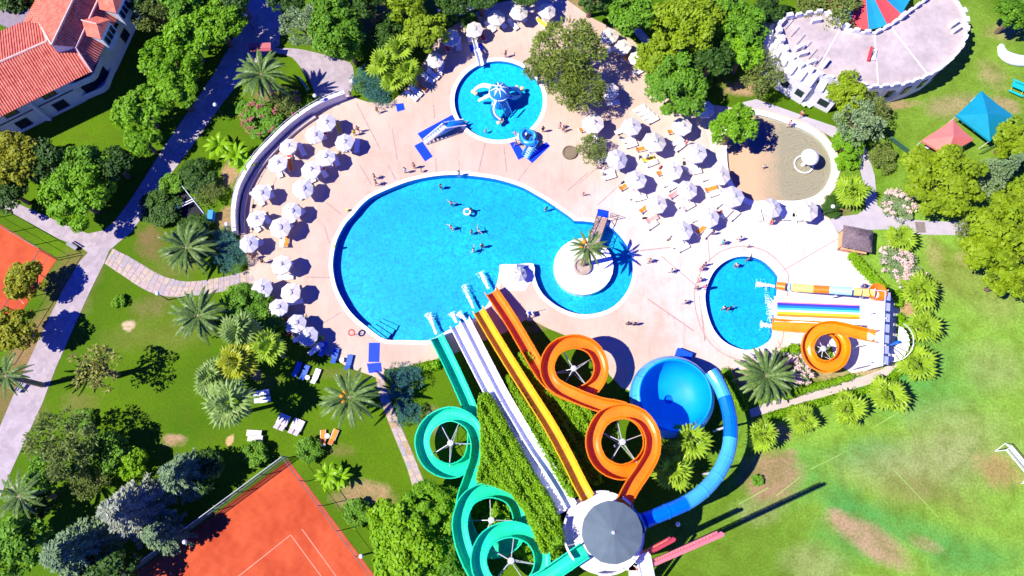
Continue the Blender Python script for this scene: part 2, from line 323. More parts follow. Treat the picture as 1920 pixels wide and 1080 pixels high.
wv.inputs['Scale'].default_value = .8; wv.inputs['Distortion'].default_value = 14; wv.inputs['Detail'].default_value = 4; wv.inputs['Detail Scale'].default_value = 1.1
x0, x1 = G(1415, 310).x, G(1470, 310).x
c = mixc(nt, maprange(nt, xx, x0, x1), (.66, .43, .30), (.35, .32, .24))
c = mixc(nt, math_n(nt, 'MULTIPLY', maprange(nt, wv.outputs[1], .45, .95, 0, .5), maprange(nt, xx, x0, x1 + 1)), c, (.21, .20, .15))
nt.links.new(c, bs.inputs['Base Color']); bs.inputs['Roughness'].default_value = .7; MATS['padd'] = m
po = pool('paddling_pool', wade, .32, m, water_mat('paddling_water', (.94, .95, .92), .2, 1.6), 'shallow sandy paddling pool with greenish water and white rim', .75, wall=M('pale_tile', (.62, .72, .74), .5, .08))
o = empty('palm_island', label='round white island in the ring of the large pool', kind='structure')
MB().prism(isl, -1.2, .12).build('slab', M('island_paint', (.86, .83, .80), .6, .05), o)
MB().lathe([(1.15, .0), (1.15, .45), (.95, .5), (.9, .3), (0, .3)], 20, G(1092, 501, .12)).build('planter_ring', M('planter_stone', (.42, .33, .28), .85, .3, 3), o)

# ------------------------------------------------------------------ paths
def path_poly(name, px, m, z0, label, thick=.05, smooth=True):
    pts = catmull(GP(px), 1.0, True) if smooth else GP(px)
    o = MB().prism(pts, -.05, z0).build(name, m); return tag(o, label, kind='structure')
m, nt, bs = nodes_of('paver_grey'); p = position(nt); MATS['paver'] = m
vo = nt.nodes.new('ShaderNodeTexVoronoi'); vo.feature = 'F1'; nt.links.new(p, vo.inputs['Vector']); vo.inputs['Scale'].default_value = 1.6
c = mixc(nt, maprange(nt, noise(nt, p, .5, 5, .65), .3, .7), (.31, .255, .28), (.40, .345, .365))
hs = nt.nodes.new('ShaderNodeHueSaturation'); nt.links.new(c, hs.inputs['Color']); nt.links.new(maprange(nt, vo.outputs['Color'], 0, 1, .82, 1.12), hs.inputs['Value'])
c = mixc(nt, maprange(nt, noise(nt, p, 3, 4, .7), .55, .8, 0, .4), hs.outputs[0], (.42, .37, .37))
nt.links.new(c, bs.inputs['Base Color']); bs.inputs['Roughness'].default_value = .8; bump(nt, bs, vo.outputs['Distance'], .3, .03)
PINKP = M('pinkish_paving', (.40, .31, .32), .8, .16, .8, bmp=.2); CONC = M('path_concrete', (.48, .41, .38), .75, .12, .8, bmp=.15); GREYP = M('grey_lane', (.42, .385, .43), .75, .1, .8, bmp=.15)
path_poly('path', [(455,-60),(520,-60),(528,20),(524,85),(500,100),(470,128),(420,190),(370,260),(322,325),(285,380),(247,435),(222,455),(205,470),(196,492),(172,540),(140,610),(105,690),(78,760),(50,820),(18,890),(-20,980),(-60,960),(-30,880),(0,800),(30,730),(62,660),(95,590),(120,540),(150,490),(165,474),(150,462),(110,448),(60,420),(20,398),(-40,372),(-40,340),(20,376),(70,398),(120,420),(165,438),(195,432),(215,415),(245,375),(280,320),(318,260),(360,200),(400,140),(432,85),(450,40)], MATS['paver'], .03, 'grey paved footpath running past the red roofed house', smooth=False)
path_poly('forecourt', [(500,92),(560,92),(640,112),(662,126),(656,176),(618,186),(594,180),(580,150),(548,108),(520,100)], MATS['paver'], .034, 'paved forecourt above the curved white wall')
path_poly('lane', [(1392,192),(1418,186),(1470,204),(1520,222),(1568,238),(1600,258),(1625,280),(1640,330),(1645,385),(1672,405),(1720,413),(1780,416),(1830,412),(1870,400),(1870,436),(1800,441),(1730,440),(1660,430),(1600,432),(1575,440),(1556,414),(1560,408),(1608,402),(1624,390),(1618,340),(1608,300),(1590,275),(1540,246),(1490,226),(1440,212),(1400,204)], GREYP, .03, 'pale grey lane curving past the paddling pool', smooth=False)
path_poly('walkway', [(1405,768),(1440,754),(1500,738),(1560,720),(1620,705),(1655,692),(1672,676),(1690,650),(1697,610),(1704,612),(1700,655),(1684,684),(1664,704),(1625,722),(1565,738),(1500,756),(1445,772),(1408,783)], CONC, .03, 'pale concrete walkway below the orange spiral slide', smooth=False)
path_poly('walkway', [(840,40),(900,12),(960,-12),(1000,-30),(985,-45),(930,-25),(870,5),(825,30)], GREYP, .03, 'narrow shaded walkway among trees above the octopus pool', smooth=False)
path_poly('walkway', [(1172,38),(1184,34),(1205,58),(1228,84),(1216,92),(1192,66)], CONC, .03, 'short paved walkway beside the lawn patch above the parasols', smooth=False)
lid = MB().box((0, 0, 0), (1.25, 1.5, .03)).build('drain_cover', M('drain_grate', (.22, .18, .17), .8, .25), None, G(1726, 426, .05)); tag(lid, 'square brown drain cover set in the pale grey lane', 'drain cover')
# flagstones: real stones with recessed joints
STONE = [M('flagstone_%s' % n, c, .85, .22, 2.5, bmp=.3) for n, c in (('pink', (.43, .34, .32)), ('buff', (.46, .37, .29)), ('grey', (.36, .32, .33)), ('ochre', (.40, .28, .17)))]
def flag_path(name, left, right, label, nx, step, bed=(.36, .30, .29)):
    o = empty(name, label=label, kind='structure')
    L = catmull(GP(left), step); Rr = catmull(GP(right), step); n = min(len(L), len(Rr))
    L = [L[int(i * (len(L) - 1) / (n - 1))] for i in range(n)]; Rr = [Rr[int(i * (len(Rr) - 1) / (n - 1))] for i in range(n)]
    MB().prism(L + Rr[::-1], -.05, .026).build('bed', M('bed_' + name, bed, .9, .2, 2), o)
    pt = lambda i, k, jx=0, jy=0: L[i].lerp(Rr[i], k) + Vector((jx, jy, 0))
    J = {}
    for i in range(n):
        for k in range(nx + 1): J[i, k] = pt(i, (k + (random.uniform(-.22, .22) if 0 < k < nx else 0)) / nx, 0, random.uniform(-.16, .16) * step)
    for i in range(n - 1):
        for k in range(nx):
            q = [J[i, k], J[i, k + 1], J[i + 1, k + 1], J[i + 1, k]]; ctr = sum(q, Vector()) / 4; h = random.uniform(.045, .062)
            ring = []
            for a_ in range(4):
                a, b_ = q[a_], q[(a_ + 1) % 4]
                for t in (.12, .5, .88): ring.append(ctr + (a.lerp(b_, t) - ctr) * random.uniform(.86, .94))
            s = MB().prism([Vector((v.x - ctr.x, v.y - ctr.y, 0)) for v in ring], .0, h).build('flagstone', random.choice(STONE[:3] if name == 'stone_path' else STONE), o, (ctr.x, ctr.y, 0))
    return o
flag_path('stone_path', [(196,494),(235,520),(275,545),(315,556),(360,555),(410,548),(450,542),(486,540)], [(212,466),(255,489),(300,515),(340,527),(380,526),(420,519),(450,512),(470,505)], 'pale flagstone path curving to the pool deck', 3, .75)
flag_path('garden_path', [(703,700),(712,745),(728,790),(748,840),(764,880),(776,922)], [(716,694),(730,745),(748,790),(770,840),(788,885),(800,915)], 'narrow flagstone garden path beside the turquoise slide', 2, .8)

# ------------------------------------------------------------------ tennis courts
CLAY = M('red_clay', (.46, .050, .009), .9, .22, .22, c2=(.58, .105, .032), bmp=.15, fine=.9)
def court(label, px, lines, z=.03):
    o = empty('tennis_court', label=label, kind='structure')
    MB().prism(GP(px), -.05, z).build('clay', CLAY, o)
    for a, q in lines: MB().beam(G(*a, z + .006), G(*q, z + .006), .09, .006).build('court_line', M('line_paint', (.60, .28, .19), .7, .25, 1.0), o)
    return o
court('red clay tennis court with white lines at the bottom', [(541,862),(712,1092),(720,1200),(150,1200),(235,1088)], [((545,1003),(430,1094)),((545,1003),(612,1094)),((566,992),(640,1094))])
court('red clay tennis court behind a tall fence at the side', [(-60,392),(0,420),(107,486),(44,580),(-20,690),(-100,650)], [((53,490),(22,560)),((20,545),(45,570))])
NETM, ntt, bs = nodes_of('windscreen_net'); tr = ntt.nodes.new('ShaderNodeBsdfTransparent'); mx = ntt.nodes.new('ShaderNodeMixShader'); mx.inputs[0].default_value = .6
bs.inputs['Base Color'].default_value = (.02, .10, .11, 1); bs.inputs['Roughness'].default_value = .8
ntt.links.new(tr.outputs[0], mx.inputs[1]); ntt.links.new(bs.outputs[0], mx.inputs[2]); ntt.links.new(mx.outputs[0], ntt.nodes['Material Output'].inputs[0])
FENCEM = M('fence_steel', (.10, .15, .16), .5, .2); RAIL = M('galvanised_rail', (.55, .62, .66), .4, .1)
def court_fence(label, a, b_, n, h=3.4, net=True, railm=RAIL):
    a, b_ = G(*a), G(*b_); o = empty('court_fence', a, 0, label, 'fence'); d = b_ - a
    for i in range(n + 1): MB().tube([d * (i / n), d * (i / n) + Vector((0, 0, h))], .05, 6).build('post', FENCEM, o)
    for z in (h, h * .5): MB().tube([Vector((0, 0, z)), d + Vector((0, 0, z))], .045 if z == h else .025, 5).build('rail', railm, o)
    nn = Vector((-d.y, d.x, 0)).normalized() * .03
    if net:
        for i in range(n):
            p0, p1 = d * (i / n) + nn, d * ((i + 1) / n) + nn
            MB().add([p0 + Vector((0, 0, .1)), p1 + Vector((0, 0, .1)), p1 + Vector((0, 0, h - .05)), p0 + Vector((0, 0, h - .05))], [(0, 1, 2, 3)]).build('net_panel', NETM, o)
    return o
court_fence('tall fence with dark windscreen along upper edge of the bottom clay court', (541,858), (225,1092), 7, 2.6)
court_fence('dark post fence along the garden edge of the bottom clay court', (543,858), (712,1088), 5, 3.4, False, FENCEM)
court_fence('tall fence between the side clay court and the grey footpath', (107,484), (-60,388), 4, 4.0, False, FENCEM)
court_fence('tall fence on the lower edge of the side clay court', (109,488), (-20,694), 6, 4.0, False, FENCEM)
# ------------------------------------------------------------------ red roofed house
TILEC = M('clay_tile', (.64, .13, .08), .8, .28, 1.2, c2=(.76, .25, .17), bmp=.2); RIDGE = M('ridge_mortar', (.72, .45, .38), .8, .2, 2)
PLAST = M('house_plaster', (.66, .66, .68), .8, .08); GLASS = M('window_glass', (.015, .025, .04), .12, .2, spec=.6); TRIM = M('dark_timber', (.07, .045, .04), .7, .25)
house = empty('house', G(90, 180), 0, 'two storey house with red tiled hipped roofs and white walls', 'house'); HO = Vector(house.location)
def tiled_slope(px, eave, name='roof_slope', pitch=.34, parent=None):
    """roof slope polygon (photo pixels with heights) with raised tile courses running from ridge to eave"""
    P = [G(*q) - HO for q in px]; par = parent or house
    nrm = Vector()
    for i in range(len(P)):
        a, b_ = P[i], P[(i + 1) % len(P)]; nrm += Vector(((a.y - b_.y) * (a.z + b_.z), (a.z - b_.z) * (a.x + b_.x), (a.x - b_.x) * (a.y + b_.y)))
    nrm.normalize();
    if nrm.z < 0: nrm = -nrm
    ctr = sum(P, Vector()) / len(P); P = [q - nrm * (q - ctr).dot(nrm) for q in P]
    e = (P[eave[1]] - P[eave[0]]).normalized(); d = nrm.cross(e)
    b = MB(); n = len(P)
    b.add(P + [q - nrm * .18 for q in P], [tuple(range(n)), tuple(range(2 * n - 1, n - 1, -1))] + [(i, n + i, n + (i + 1) % n, (i + 1) % n) for i in range(n)])
    s = b.build(name, TILEC, par)
    U = [((q - ctr).dot(e), (q - ctr).dot(d)) for q in P]; t = MB()
    u = min(x for x, _ in U) + pitch / 2
    while u < max(x for x, _ in U):
        ys = []
        for i in range(n):
            (x0, y0), (x1, y1) = U[i], U[(i + 1) % n]
            if (x0 <= u) != (x1 <= u): ys.append(y0 + (y1 - y0) * (u - x0) / (x1 - x0))
        ys.sort()
        for k in range(0, len(ys) - 1, 2):
            L = ys[k + 1] - ys[k]; m = max(1, int(L / 1.2)); 
            for j in range(m):
                a, c_ = ys[k] + L * j / m, ys[k] + L * (j + 1) / m + .03; q = lambda uu, vv, h: ctr + e * uu + d * vv + nrm * h
                hh = random.uniform(.08, .11)
                t.add([q(u - .11, a, .002), q(u - .04, a, hh), q(u + .04, a, hh), q(u + .11, a, .002), q(u - .11, c_, .002), q(u - .04, c_, hh + .02), q(u + .04, c_, hh + .02), q(u + .11, c_, .002)], [(0, 1, 5, 4), (1, 2, 6, 5), (2, 3, 7, 6), (0, 3, 2, 1), (4, 5, 6, 7)])
        u += pitch
    if t.v: o = t.build('tile_course', TILEC, s); o['kind'] = 'stuff'
    return s
tiled_slope([(172,135,6),(-120,278,6),(-120,169,8.5),(89,77,8.5),(99,86,8.3),(142,91,7.9)], (0, 1))
tiled_slope([(89,77,8.5),(-120,169,8.5),(-120,109,6),(42,43,6),(76,44,7.0)], (2, 3))
tiled_slope([(172,135,6),(142,91,7.9),(183,0,8.1),(200,-40,8.1),(257,-45,6),(236,0,6)], (0, 5))
tiled_slope([(97,84,10),(137,0,10),(156,-40,10),(202,-40,8),(185,0,8.0),(145,88,8.0)], (3, 5))
tiled_slope([(97,84,10),(74,44,7.6),(78,0,7.2),(90,-40,7),(156,-40,10)], (1, 3))
tiled_slope([(42,43,5.2),(75,-10,5.2),(78,10,6.4),(74,44,6.4)], (0, 1))
b = MB(); q = [G(97,84,9.9) - HO, G(145,88,7.95) - HO, G(109,102,7.5) - HO]; b.add(q + [v - Vector((.2, -.4, 0)) for v in q], [(0, 1, 2), (5, 4, 3), (0, 3, 4, 1), (1, 4, 5, 2), (2, 5, 3, 0)]).build('gable_wall', PLAST, house)
def cap(a, b_): MB().tube([G(*a) - HO, G(*b_) - HO], .16, 6).build('ridge_cap', RIDGE, house)
for a, q in (((172,135,6.15),(142,90,8.05)),((-120,169,8.6),(89,77,8.6)),((89,77,8.55),(76,44,7.2)),((97,84,10.1),(156,-40,10.1)),((142,91,8.05),(184,0,8.2)),((97,84,10.05),(74,44,7.7))): cap(a, q)
# dormers on the side slope
for (ax, ay) in ((204, 66), (232, 18)):
    dm = empty('dormer', parent_loc := (G(ax, ay, 6.4) - HO)); dm.parent = house
    f = (G(236, 0, 6) - G(172, 135, 6)).normalized(); n_ = Vector((f.y, -f.x, 0))
    w, dp, h = 1.35, 3.0, 1.5
    L = lambda a, o_, z: f * a + n_ * o_ + Vector((0, 0, z))
    q = [L(-w, .1, h), L(w, .1, h), L(0, -.9, h + 1.0), L(-w * .2, -dp, h + 1.05), L(w * .2, -dp, h + 1.05)]
    MB().add([L(-w * 1.15, .35, h - .1), L(0, -.4, h + .75), L(0, -dp, h + .8), L(-w * 1.15, -dp * .72, h - .1), L(w * 1.15, .35, h - .1), L(w * 1.15, -dp * .72, h - .1)], [(0, 1, 2, 3), (1, 4, 5, 2), (0, 4, 1)]).build('dormer_roof', TILEC, dm)
    MB().tube([L(0, -.4, h + .8), L(0, -dp, h + .85)], .1, 5).build('dormer_ridge', RIDGE, dm)
    MB().add([L(-w, .2, -1.6), L(w, .2, -1.6), L(w, .2, h - .12), L(-w, .2, h - .12), L(-w, -1.9, -1.6), L(w, -1.9, -1.6), L(w, -1.9, h - .12), L(-w, -1.9, h - .12)], [(0, 1, 2, 3), (1, 5, 6, 2), (0, 3, 7, 4), (3, 2, 6, 7)]).build('dormer_wall', PLAST, dm)
    for k in (-1, 0, 1): MB().beam(L(k * .8 - .3, .24, .1), L(k * .8 + .3, .24, .1), .06, 1.3).build('pane', GLASS, dm)
# walls, chamfered corner with balconies
e0 = G(172, 135, 6); ed = (G(-120, 278, 6) - e0).normalized(); ev = (G(236, 0, 6) - e0).normalized(); inn = Vector((-ed.y, ed.x, 0))
if inn.dot(ev) < 0: inn = -inn
out_r = Vector((ev.y, -ev.x, 0)); out_r = out_r if out_r.dot(ed) < 0 else -out_r
c0 = e0 + inn * .8 - out_r * .8; c0.z = 0
A = c0 + ed * 3.2; Bq = c0 + ev * 3.0; far1 = c0 + ed * 30; far2 = c0 + ev * 22
foot = [Vector((v.x - HO.x, v.y - HO.y, 0)) for v in (A, Bq, far2, far2 - out_r * 7, c0 + ed * 7 + inn * 8, far1 + inn * 8, far1)]
b = MB(); b.strip([(v.x, v.y, 0) for v in foot], [(v.x, v.y, 5.85) for v in foot]); b.build('wall', PLAST, house)
chd = (Bq - A).normalized(); chn = Vector((chd.y, -chd.x, 0)); chn = chn if chn.dot(c0 - A) > 0 else -chn
for z in (0.25, 3.1):
    bal = [A - ed * .1, c0 + ed * .3 - inn * .2, c0 + ev * .3 + out_r * .2, Bq]; bb = [Vector((v.x - HO.x, v.y - HO.y, 0)) for v in bal]
    s = MB().prism(bb, z - .12, z + .08).build('balcony', PLAST, house)
    for i in range(3):
        MB().beam(bb[i] + Vector((0, 0, z + .55)), bb[i + 1] + Vector((0, 0, z + .55)), .12, .9).build('parapet', PLAST, s)
    MB().beam(A - HO + chd * .8 + chn * .05 + Vector((0, 0, z + 1.2)), Bq - HO - chd * .8 + chn * .05 + Vector((0, 0, z + 1.2)), .06, 2.0).build('balcony_door', GLASS, house)
wd = -inn
def hwin(t, z, w=1.5, h=1.35):
    ctr = c0 + ed * t + wd * .03 - HO; ctr.z = z
    o = MB().beam(ctr - ed * (w / 2 + .12), ctr + ed * (w / 2 + .12), .10, h + .24).build('window', TRIM, house)
    for k in (-1, 1): MB().beam(ctr + wd * .05 + ed * (k * w / 4 - w / 4 + .04), ctr + wd * .05 + ed * (k * w / 4 + w / 4 - .04), .06, h).build('pane', GLASS, o)
    MB().beam(ctr - ed * (w / 2 + .2) + Vector((0, 0, -h / 2 - .16)), ctr + ed * (w / 2 + .2) + Vector((0, 0, -h / 2 - .16)), .35, .08).build('sill', PLAST, o)
for t in (6.0, 11.3, 20.5, 26): hwin(t, 4.5); hwin(t, 1.5)
for t in (8.6, 14.5): MB().beam(c0 - HO + ed * t + wd * .12 + Vector((0, 0, 0)), c0 - HO + ed * t + wd * .12 + Vector((0, 0, 6.0)), .3, .7).build('pilaster', PLAST, house)
MB().beam(c0 - HO + ed * 3.3 + wd * .04 + Vector((0, 0, 3.05)), c0 - HO + ed * 29 + wd * .04 + Vector((0, 0, 3.05)), .1, .14).build('string_course', TRIM, house)
for t in (15.5, 18.5):
    MB().beam(c0 - HO + ed * t + wd * .6 + Vector((0, 0, 3.2)), c0 - HO + ed * (t + 2.6) + wd * .6 + Vector((0, 0, 3.2)), 1.1, .14).build('balcony', PLAST, house)
for k, t in enumerate((5, 8.2, 11.4, 14.6)):
    ctr = Bq - HO + ev * t + out_r * .03
    for z in (1.5, 4.4):
        o = MB().beam(ctr - ev * .75 + Vector((0, 0, z)), ctr + ev * .75 + Vector((0, 0, z)), .1, 1.6).build('window', TRIM, house); MB().beam(ctr - ev * .62 + out_r * .05 + Vector((0, 0, z)), ctr + ev * .62 + out_r * .05 + Vector((0, 0, z)), .06, 1.35).build('pane', GLASS, o)
MB().box(G(30, 30, 4.6) - HO, (5.0, 4.0, .2), R(-25)).build('terrace_floor', M('terrace', (.24, .20, .24), .8, .15), house)

# ------------------------------------------------------------------ fan shaped castle building
ROOFG = M('roof_screed', (.42, .355, .345), .85, .18, .3, c2=(.56, .49, .46), bmp=.2, fine=1.6); CASTLE = M('castle_white', (.66, .65, .67), .7, .08)
cb = empty('castle_building', G(1620, 110), 0, 'white crenellated fan shaped building with flat grey roof', 'building'); CO = Vector(cb.location); ZR = 4.2
outer = [(1797,8),(1808,28),(1813,50),(1810,72),(1800,95),(1780,118),(1755,138),(1725,152),(1695,162),(1660,166),(1630,168),(1600,160),(1560,152),(1520,140),(1497,128),(1478,108),(1462,85),(1455,62),(1458,48),(1470,35)]
inner_ = [(1500,29),(1530,24),(1548,24),(1562,35),(1580,48),(1598,58),(1620,62),(1640,62),(1660,52),(1678,40),(1700,24),(1722,8),(1745,-8),(1768,-20),(1785,-12)]
op = [G(x, y, ZR) - CO for x, y in outer + inner_]; op = [Vector((v.x, v.y, 0)) for v in op]
MB().poly(op, (), ZR).build('roof', ROOFG, cb)
b = MB(); b.strip([(v.x, v.y, 0) for v in op], [(v.x, v.y, ZR + .35) for v in op]); ip = offset(op, -.3); b.strip([(v.x, v.y, ZR + .02) for v in ip], [(v.x, v.y, ZR + .35) for v in ip]); b.strip([(v.x, v.y, ZR + .35) for v in op], [(v.x, v.y, ZR + .35) for v in ip]); b.build('wall', CASTLE, cb)
mid = offset(op, -.15); ringp = catmull(mid, 50, True); acc = 0.0; step = 1.45
for i in range(len(mid)):
    a, q = mid[i], mid[(i + 1) % len(mid)]; L = (q - a).length; d = (q - a) / L; t = step - acc
    while t < L:
        big = random.random() < .25 and i > 10
        MB().box((0, 0, 0), (.95 if big else .75, .36 if not big else .55, .75 if big else .5)).build('merlon', CASTLE, cb, a + d * t + Vector((0, 0, ZR + .35 + (.375 if big else .25) - .004)), (0, 0, math.atan2(d.y, d.x)))
        t += step
    acc = (acc + L) % step
for i in range(2, 13):                             # windows in the outer curved wall
    a, q = op[i], op[i + 1]; L = (q - a).length; d = (q - a) / L; n_ = Vector((d.y, -d.x, 0)); ctr = (a + q) / 2
    if n_.dot(ctr) < 0: n_ = -n_
    for k in range(max(1, int(L / 1.6))):
        c_ = a + d * (L * (k + .5) / max(1, int(L / 1.6)))
        o = MB().box((0, 0, 0), (.95, .12, 1.7)).build('window', TRIM, cb, c_ + n_ * .02 + Vector((0, 0, 2.6)), (0, 0, math.atan2(d.y, d.x))); MB().box((0, 0, 0), (.75, .06, 1.5)).build('pane', GLASS, o, (0, -.07 if (Matrix.Rotation(math.atan2(d.y, d.x), 3, 'Z') @ Vector((0, -1, 0))).dot(n_) > 0 else .07, 0))
JR = M('roof_joint', (.75, .70, .70), .8, .1)
for a, q in (((1578,50),(1543,112)),((1640,64),(1647,164)),((1670,50),(1740,140)),((1543,112),(1530,138))): MB().beam(G(*a, ZR + .03) - CO, G(*q, ZR + .03) - CO, .16, .03).build('roof_seam', JR, cb)
for k in range(6): MB().beam(G(1470 + 11 * k, 52 + 14 * k, ZR + .55) - CO, G(1486 + 11 * k, 34 + 14 * k, ZR + .55) - CO, .05, .12).build('roof_rail', CASTLE, cb)
for x, y, rz in ((1503,104,.3),(1518,120,.4),(1497,92,.5),(1545,122,.9),(1528,42,.2),(1785,48,.6),(1790,58,.6)): MB().box((0, 0, .4), (1.3, .45, .8), rz).build('roof_turret', CASTLE, cb, G(x, y, ZR) - CO)
for (x, y, w, d_, h, rz) in ((1455,80,3.4,2.6,3.6,.4),(1472,112,3.8,2.4,3.4,.55),(1505,138,4.2,2.6,4.0,.65),(1540,160,5.5,2.2,3.2,.55),(1446,48,3,2.4,3,.3)):
    o = MB().box((0, 0, h / 2), (w, d_, h), -rz).build('annex', CASTLE, cb, Vector((G(x, y, h).x, G(x, y, h).y, 0)) - Vector((CO.x, CO.y, 0)))
    for k in (-1, 1): MB().box((k * w * .27, 0, 0), (w * .26, d_ + .08, 1.3)).build('arch_opening', GLASS, o, (0, 0, h * .5), (0, 0, -rz))
    for k in (-1, 0, 1): MB().box((k * w * .36, 0, .3), (w * .18, d_ + .1, .6)).build('merlon', CASTLE, o, (0, 0, h - .01), (0, 0, -rz))
rb = empty('hang_glider_model', G(1633, 104, ZR + .02), R(70), 'red and white model propped on the flat castle roof', 'roof ornament')
MB().box((0, .25, .25), (2.2, .3, .3)).build('body', M('ornament_red', (.62, .05, .07), .5, .1), rb); MB().box((.1, -.3, .2), (1.6, .5, .25), .1).build('wing', WHITE, rb); MB().tube([(-.5, 0, .3), (.4, .1, 1.0)], .06).build('strut', DARK, rb)
tag(MB().prism(GP([(1468,146),(1478,142),(1500,150),(1545,172),(1548,180),(1520,172)]), -.02, .04).build('terrace', M('terracotta_paving', (.66, .36, .26), .8, .15)), 'terracotta terrace strip outside the castle building', kind='structure')
# big top canopy with striped wedges
ct = empty('striped_canopy', G(1614, -32, 3.6) * Vector((1, 1, 0)), 0, 'round canopy of red and teal wedges behind the castle roof', 'canopy')
for k in range(16):
    a0, a1 = 2 * math.pi * k / 16 + .06, 2 * math.pi * (k + 1) / 16 + .06; b = MB(); r = 7.2
    q = [(0, 0, 4.6), (r * math.cos(a0), r * math.sin(a0), 3.0), (r * math.cos((a0 + a1) / 2) * .97, r * math.sin((a0 + a1) / 2) * .97, 2.9), (r * math.cos(a1), r * math.sin(a1), 3.0)]
    b.add(q + [(x * .99, y * .99, z - .12) for x, y, z in q], [(0, 1, 2), (0, 2, 3), (6, 5, 4), (7, 6, 4), (1, 5, 6, 2), (2, 6, 7, 3)])
    b.build('canopy_panel', M('canopy_red', (.66, .07, .075), .6, .08) if k % 2 else M('canopy_teal', (.01, .28, .45), .6, .08), ct)
for k in range(8): a = 2 * math.pi * k / 8; MB().tube([(6.8 * math.cos(a), 6.8 * math.sin(a), 0), (6.8 * math.cos(a), 6.8 * math.sin(a), 3.0)], .08).build('post', STEEL, ct)

# ------------------------------------------------------------------ curved terrace wall
wpts = [(443,438),(442,400),(448,362),(461,332),(483,298),(512,267),(541,239),(571,216),(596,201),(616,191),(648,179)]
wp = catmull([G(x, y, .8) for x, y in wpts], .9); wall_o = empty('terrace_wall', Vector((wp[0].x, wp[0].y, 0)), 0, 'long curved white wall around the parasol terrace', 'wall'); W0 = Vector(wall_o.location)
cl = [Vector((q.x, q.y, 0)) - W0 for q in wp]
def band(cl, w, z0, z1, off=0.0):
    L = []; Rr = []
    for i, q in enumerate(cl):
        t = (cl[min(i + 1, len(cl) - 1)] - cl[max(i - 1, 0)]).normalized(); n_ = Vector((t.y, -t.x, 0)); L.append(q + n_ * (off + w / 2)); Rr.append(q + n_ * (off - w / 2))
    b = MB(); b.prism(L + Rr[::-1], z0, z1); return b
band(cl, .36, 0, 1.62).build('wall_body', M('wall_render', (.66, .64, .68), .8, .1), wall_o); band(cl, .5, 1.62, 1.72).build('coping', WHITE, wall_o)
band(cl[:int(len(cl) * .8)], .5, .05, .5, .75).build('seat', M('seat_stone', (.50, .42, .40), .8, .15), wall_o)
for i in range(0, len(cl), 3): MB().tube([cl[i] + Vector((0, 0, 1.7)), cl[i] + Vector((0, 0, 2.5))], .03, 5).build('rail_post', STEEL, wall_o)
MB().tube([q + Vector((0, 0, 2.5)) for q in cl[::2]], .03, 5).build('handrail', STEEL, wall_o)

# ------------------------------------------------------------------ water slides
TURQ = M('turquoise_fibreglass', (.014, .62, .36), .28, .16, .5, spec=.5); ORNG = M('orange_fibreglass', (.78, .19, .006), .28, .17, .5, spec=.5); YELL = M('yellow_fibreglass', (.78, .42, .012), .3, .16, .5, spec=.5)
WSL = M('white_fibreglass', (.80, .81, .84), .22, .05, .6, spec=.5); BLUE = M('blue_fibreglass', (.0, .15, .70), .28, .15, .5, spec=.5); LBLUE = M('light_blue_fibreglass', (.06, .40, .80), .28, .15, .5, spec=.5); AMBER = M('amber_fibreglass', (.80, .25, .004), .28, .16, .5, spec=.5)
GALV = M('galvanised_steel', (.46, .49, .55), .4, .12, spec=.5)
def prof(w, d, th=.06):
    i = [(-w / 2 - .13, d), (-w / 2, d), (-w / 2 + .01, d * .5), (-w / 2 + .07, d * .16), (-w * .27, .03), (0, 0), (w * .27, .03), (w / 2 - .07, d * .16), (w / 2 - .01, d * .5), (w / 2, d), (w / 2 + .13, d)]
    o = [(w / 2 + .13, d - th), (w / 2 + .05, d - th), (w / 2 + .04, d * .5), (w / 2 - .1, d * .16 - th), (w * .24, -th), (-w * .24, -th), (-w / 2 + .1, d * .16 - th), (-w / 2 - .04, d * .5), (-w / 2 - .05, d - th), (-w / 2 - .13, d - th)]
    return i + o
def ring_prof(r, n=14): return [(r * math.cos(2 * math.pi * k / n), r + r * math.sin(2 * math.pi * k / n)) for k in range(n)]
def frames(pts):
    out = []
    for i, q in enumerate(pts):
        t = (pts[min(i + 1, len(pts) - 1)] - pts[max(i - 1, 0)]); t.normalize(); s_ = Vector((t.y, -t.x, 0)).normalized(); out.append((q, s_, s_.cross(t).normalized()))
    return out
def flume(parent, org, px, pf, mats, seg=2.2, step=.36, cols=None, name='flume_segment'):
    pts = catmull([G(*q) for q in px], step); fr = frames(pts); per = max(2, int(seg / step)); k = 0; n = len(pf)
    for i0 in range(0, len(fr) - 1, per):
        i1 = min(i0 + per, len(fr) - 1); b = MB(); vs = []; fs = []
        idx = list(range(i0, i1 + 1)); sc = [1.035 if (j in (i0, i1)) else 1.0 for j in idx]
        seq = []
        for j in idx:
            q, s_, u = fr[j]
            if j == i0: seq += [(q, s_, u, 1.045, 0.0), (q, s_, u, 1.045, .07), (q, s_, u, 1.0, .08)]
            elif j == i1: seq += [(q, s_, u, 1.0, -.08), (q, s_, u, 1.045, -.07), (q, s_, u, 1.045, -.004)]
            else: seq.append((q, s_, u, 1.0, 0.0))
        for (q, s_, u, m_, sh) in seq:
            t = u.cross(s_) * -1 if False else s_.cross(u) * -1
            for (x, y) in pf: vs.append(q + s_ * (x * m_) + u * (y * m_ - (.02 if m_ > 1 else 0)) + t * sh - org)
        for r_ in range(len(seq) - 1):
            for c_ in range(n): c2 = (c_ + 1) % n; fs.append((r_ * n + c_, r_ * n + c2, (r_ + 1) * n + c2, (r_ + 1) * n + c_))
        b.add(vs, fs); m_ = cols[k % len(cols)] if cols else mats
        b.build(name, m_, parent, smooth=False); k += 1
    return pts
def slide(name, label, base, z=0): o = empty(name, G(*base), 0, label, 'water slide'); return o, Vector(o.location)
